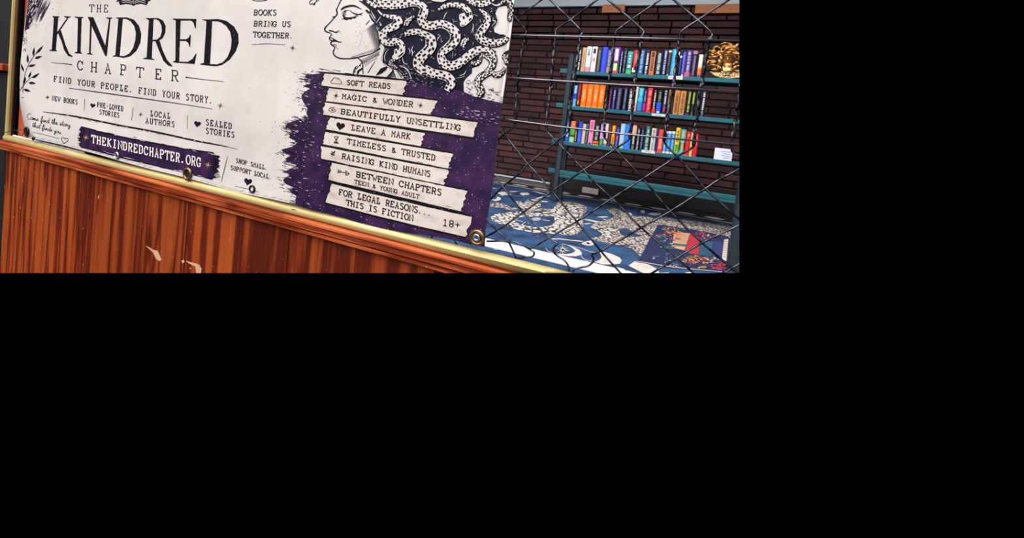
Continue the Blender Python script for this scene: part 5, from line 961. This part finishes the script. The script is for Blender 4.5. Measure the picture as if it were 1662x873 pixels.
def snake(P, w, lab=None, head=None, spots=True, dark=False, layer=4, step=5.0):
    pr = P_(); S_ = smooth_line([(p[0], p[1], 0) for p in P], 6); wd = lerp_list(w, len(S_))
    base = [(v.x, v.y) for v in S_]
    pr.line(base, [a+2.6 for a in wd], INK, layer); pr.line(base, [max(.3, a) for a in wd], INK if dark else PAP, layer+1)
    acc = 0; i = 0
    if spots:
        for a, b, ww in zip(S_[:-1], S_[1:], wd):
            acc += (b-a).length
            if acc > step and ww > 3:
                acc = random.uniform(0, .8); d = (b-a).normalized(); nn = Vector((-d.y, d.x, 0)); i += 1
                for side in (-.36, .30) if i % 2 else (-.05, .36):
                    c = a+nn*ww*(side+random.uniform(-.06, .06)); L_ = random.uniform(1.4, 2.9)*(ww/14)**.5; h = random.uniform(1.1, 1.9)*(ww/14)**.5
                    q_ = [c+d*(sx_*L_*random.uniform(.7, 1.2))+nn*(sy_*h*random.uniform(.7, 1.2)) for sx_, sy_ in ((-1, -1), (1, -1), (1, 1), (-1, 1))]
                    pr.poly([(v.x, v.y) for v in q_], PAP if dark else INK, layer+2)
                if i % 2 == 0:
                    c = a+nn*ww*random.uniform(-.3, .3)+d*1.6; pr.dot(c.x, c.y, .45, PAP if dark else INK, layer+2, 5)
    if head:
        pr.poly(head['o'], INK, layer); pr.poly(head['i'], PAP, layer+1)
        for pts in head.get('d', ()): pr.poly(pts, INK, layer+2)
    done('snake_print', pr, lab, parent=portrait)
grow = lambda P, s: [((x-sum(p[0] for p in P)/len(P))*s+sum(p[0] for p in P)/len(P), (y-sum(p[1] for p in P)/len(P))*s+sum(p[1] for p in P)/len(P)) for x, y in P]
snake(C2([(-160, -160), (-60, -60), (-20, 40), (80, 120), (150, 160)]), [6, 7, 6, 5, 4])
snake(C2([(60, -80), (160, 20), (280, 85), (420, 105), (560, 105), (720, 92), (880, 70), (1040, 70), (1170, 125), (1225, 210), (1205, 310), (1165, 420), (1190, 510), (1290, 565), (1420, 575)])+E2([(-30, 540), (100, 560), (230, 630), (315, 730)])+F2([(330, 20), (325, 120), (265, 215), (155, 310), (60, 390), (15, 470), (20, 560), (80, 660), (200, 715), (340, 695), (480, 615), (610, 510), (750, 410), (900, 365), (1040, 375), (1150, 440), (1215, 540), (1230, 650)]),
      [11, 13.5, 14.5, 14.5, 14, 13.5, 11, 10.5, 12, 14, 14.5, 13, 13.5, 13.5, 13, 13, 14, 16.5, 17, 16, 15, 13, 12, 12.5, 14, 14.5, 14.5, 14, 13, 13.5, 13.5, 11.5, 9, 6, 3])
snake(C2([(790, 770), (880, 735), (1060, 712), (1240, 775), (1370, 860)])+D2([(1370, 150), (1375, 260), (1310, 375), (1190, 480), (1105, 590), (1100, 700), (1190, 800)])+H2([(-30, 165), (60, 215), (190, 245), (330, 275), (425, 345), (440, 430), (390, 505), (360, 560)]),
      [5, 9, 9.5, 10, 13, 16, 18, 17, 16, 17, 17.5, 17, 16, 15, 14, 14, 14.5, 14, 13, 11, 9])
hd = D2([(560, 350), (620, 320), (760, 300), (800, 340), (785, 440), (720, 510), (620, 575), (545, 580), (505, 540), (505, 505), (545, 460)])
snake(C2([(185, 225), (270, 320), (400, 362), (520, 385), (610, 420), (640, 490), (560, 580), (430, 640), (330, 715), (290, 810)])+D2([(285, 60), (340, 150), (460, 190), (580, 175), (670, 215), (710, 300), (680, 390)]), [1.5, 3, 5, 7.5, 11, 14.5, 13, 11, 10, 11.5, 12, 12.5, 12, 12, 12, 12.5, 11], None,
      {'o': grow(hd, 1.12), 'i': hd, 'd': [D2([(570, 380), (600, 360), (615, 420), (580, 450)]), D2([(700, 370), (735, 335), (720, 390), (690, 400)]), D2([(630, 510), (720, 430), (770, 410), (740, 460), (650, 525)]), D2([(525, 515), (545, 510), (540, 530)]), D2([(550, 565), (590, 560), (570, 575)])]})
hd = E2([(420, 330), (480, 300), (600, 290), (690, 280), (730, 370), (715, 430), (640, 510), (550, 580), (490, 600), (440, 580), (430, 520), (460, 490), (420, 430)])
snake(C2([(1540, 215)])+E2([(10, 185), (110, 130), (250, 105), (390, 115), (520, 165), (600, 250), (620, 330)]), [2, 5, 7, 7, 8.5, 10, 12, 13], None,
      {'o': grow(hd, 1.1), 'i': hd, 'd': [E2([(490, 370), (530, 355), (550, 390), (535, 430), (500, 425)]), E2([(570, 350), (620, 270), (645, 290), (640, 370), (600, 390)]), E2([(630, 440), (690, 390), (700, 420), (640, 475)]), E2([(545, 500), (575, 500), (560, 525)]), E2([(460, 545), (510, 560), (560, 555), (520, 580), (470, 572)]), E2([(440, 350), (470, 335), (450, 390)])]})
pr_ = E2([(50, 215), (150, 175), (300, 165), (420, 205), (480, 280)])
snake(E2([(870, 205), (960, 270), (1035, 360), (1050, 470), (1010, 570), (940, 660), (895, 760)])+F2([(880, 60), (950, 140), (1080, 190), (1220, 205), (1360, 175), (1470, 115), (1500, 60)]), [1.5, 5, 9, 11.5, 11.5, 12, 13, 13.5, 13, 12, 11, 10, 7, 4])
snake(E2([(600, -40), (680, 35), (800, 75), (930, 85), (1060, 55), (1180, -20)]), [5, 8, 9.5, 10, 9, 6])
snake(C2([(1360, -40), (1450, 0), (1600, 15)])+E2([(60, 15), (140, -20)]), [3, 4, 4, 3, 2], spots=False)
snake(E2([(1150, 75), (1240, 120), (1340, 95), (1420, 40), (1500, 30), (1570, 120), (1585, 250), (1550, 380), (1560, 470)]), [1, 2, 3, 5.5, 7, 8, 7.5, 6, 3], step=3)
snake(F2([(760, 500), (900, 470), (1040, 500), (1150, 590), (1170, 690), (1110, 780), (1000, 850)]), [1, 3, 7, 9, 9.5, 8, 3], dark=True, step=3)
snake(H2([(1480, 110), (1430, 200), (1340, 250), (1240, 240)]), [2, 6, 8, 6], dark=True, step=3)
snake(H2([(1250, 200), (1130, 225), (1010, 300), (950, 380), (930, 450)]), [5, 8.5, 10, 9, 9], step=3.4)
snake(H2([(930, 430), (985, 490), (1020, 560), (1000, 630), (930, 665)]), [7, 9, 9.5, 9, 4], dark=True, step=3)
snake(F2([(1530, 380), (1440, 460), (1430, 520), (1480, 600), (1480, 700)]), [1, 3, 5, 5, 2], dark=True, step=3)
snake(F2([(640, 110), (560, 130), (510, 220), (470, 300)]), [2, 7, 8, 4], step=2.6, dark=True)
snake(C2([(1040, 330), (920, 420), (830, 500), (810, 590)]), [2, 5, 8, 5], step=2.6, dark=True)
snake(F2([(690, 640), (800, 660), (880, 590), (900, 500)]), [5, 6, 5, 2], step=3)
snake(D2([(560, 600), (490, 610), (470, 680), (560, 740), (620, 760)]), [2, 5, 6, 5, 2], step=3)
# ---- eyelets
def eyelet(px, py, r_px, lab=None, col_=None, washer=False, hole=M_BLACK):
    c = BS(px, py, 6); s = (BS(px+1, py, 6)-c).length; R = r_px*s*.98
    bm = bmesh.new(); lathe_y(bm, c, [(R*.56, .002), (R*.6, -.0022), (R*.78, -.0034), (R*.95, -.0022), (R, .001)], 28)
    e = obj('eyelet', bm, col_ or mat('eyelet_brass', (176, 140, 98), .3, .8, c2=(120, 92, 64), scale=(90, 90, 90)), ban, smooth=True, label=lab)
    bm = bmesh.new(); lathe_y(bm, c, [(R*.001, .0006), (R*.6, .0006)], 28)
    sub('eyelet_hole', bm, hole, e, ban)
    if washer:
        bm = bmesh.new(); cc = c+Vector((-R*.06, -.001, -.004*0)); lathe_y(bm, cc, [(R*.2, 0), (R*.26, -.002), (R*.4, -.002), (R*.46, 0)], 24); sub('inner_ring', bm, mat('bright_ring', (206, 206, 214), .2, .8), e, ban, smooth=True)
        bm = bmesh.new(); lathe_y(bm, cc, [(.0001, .0001), (R*.2, .0001)], 20); sub('eyelet_hole', bm, mat('eyelet_blue', (38, 60, 110), .5), e, ban)
STEEL = mat('eyelet_steel', (220, 220, 222), .25, .7)
eyelet(304, 282.4, 7.4); eyelet(774.3, 385.6, 13.2, washer=True); eyelet(409, 306.6, 4.6, 'small dark steel eyelet', mat('eyelet_dark', (40, 40, 44), .3, .5), hole=M_WHITEP); eyelet(189.3, 252.2, 3.8, 'small bright steel eyelet', STEEL); eyelet(42.8, 213, 3.9, 'small dark eyelet at the corner', mat('eyelet_dark', (60, 60, 64), .3, .7)); eyelet(54.4, 225, 1.6, 'tiny dark eyelet', mat('eyelet_dark', (60, 60, 64), .3, .7))
# tie wire from the corner eyelet round the brass stile
bm = bmesh.new(); Yt = YF-.018
tube(bm, smooth_line([onY(x, y, Yt) for x, y in ((6, 213.8), (12, 214.6), (20, 212), (30, 211), (37, 210.2), (42, 211))], 5), .0011, 6)
tube(bm, smooth_line([onY(x, y, Yt-.001) for x, y in ((28, 210), (31, 217), (35, 219.6), (39, 215.5), (42.5, 213), (40.5, 208.6), (43, 207.4))], 5), .0011, 6)
obj('tie_wire', bm, M_BLACK, label='thin black tie wire from the banner corner round the brass frame', cat='wire')
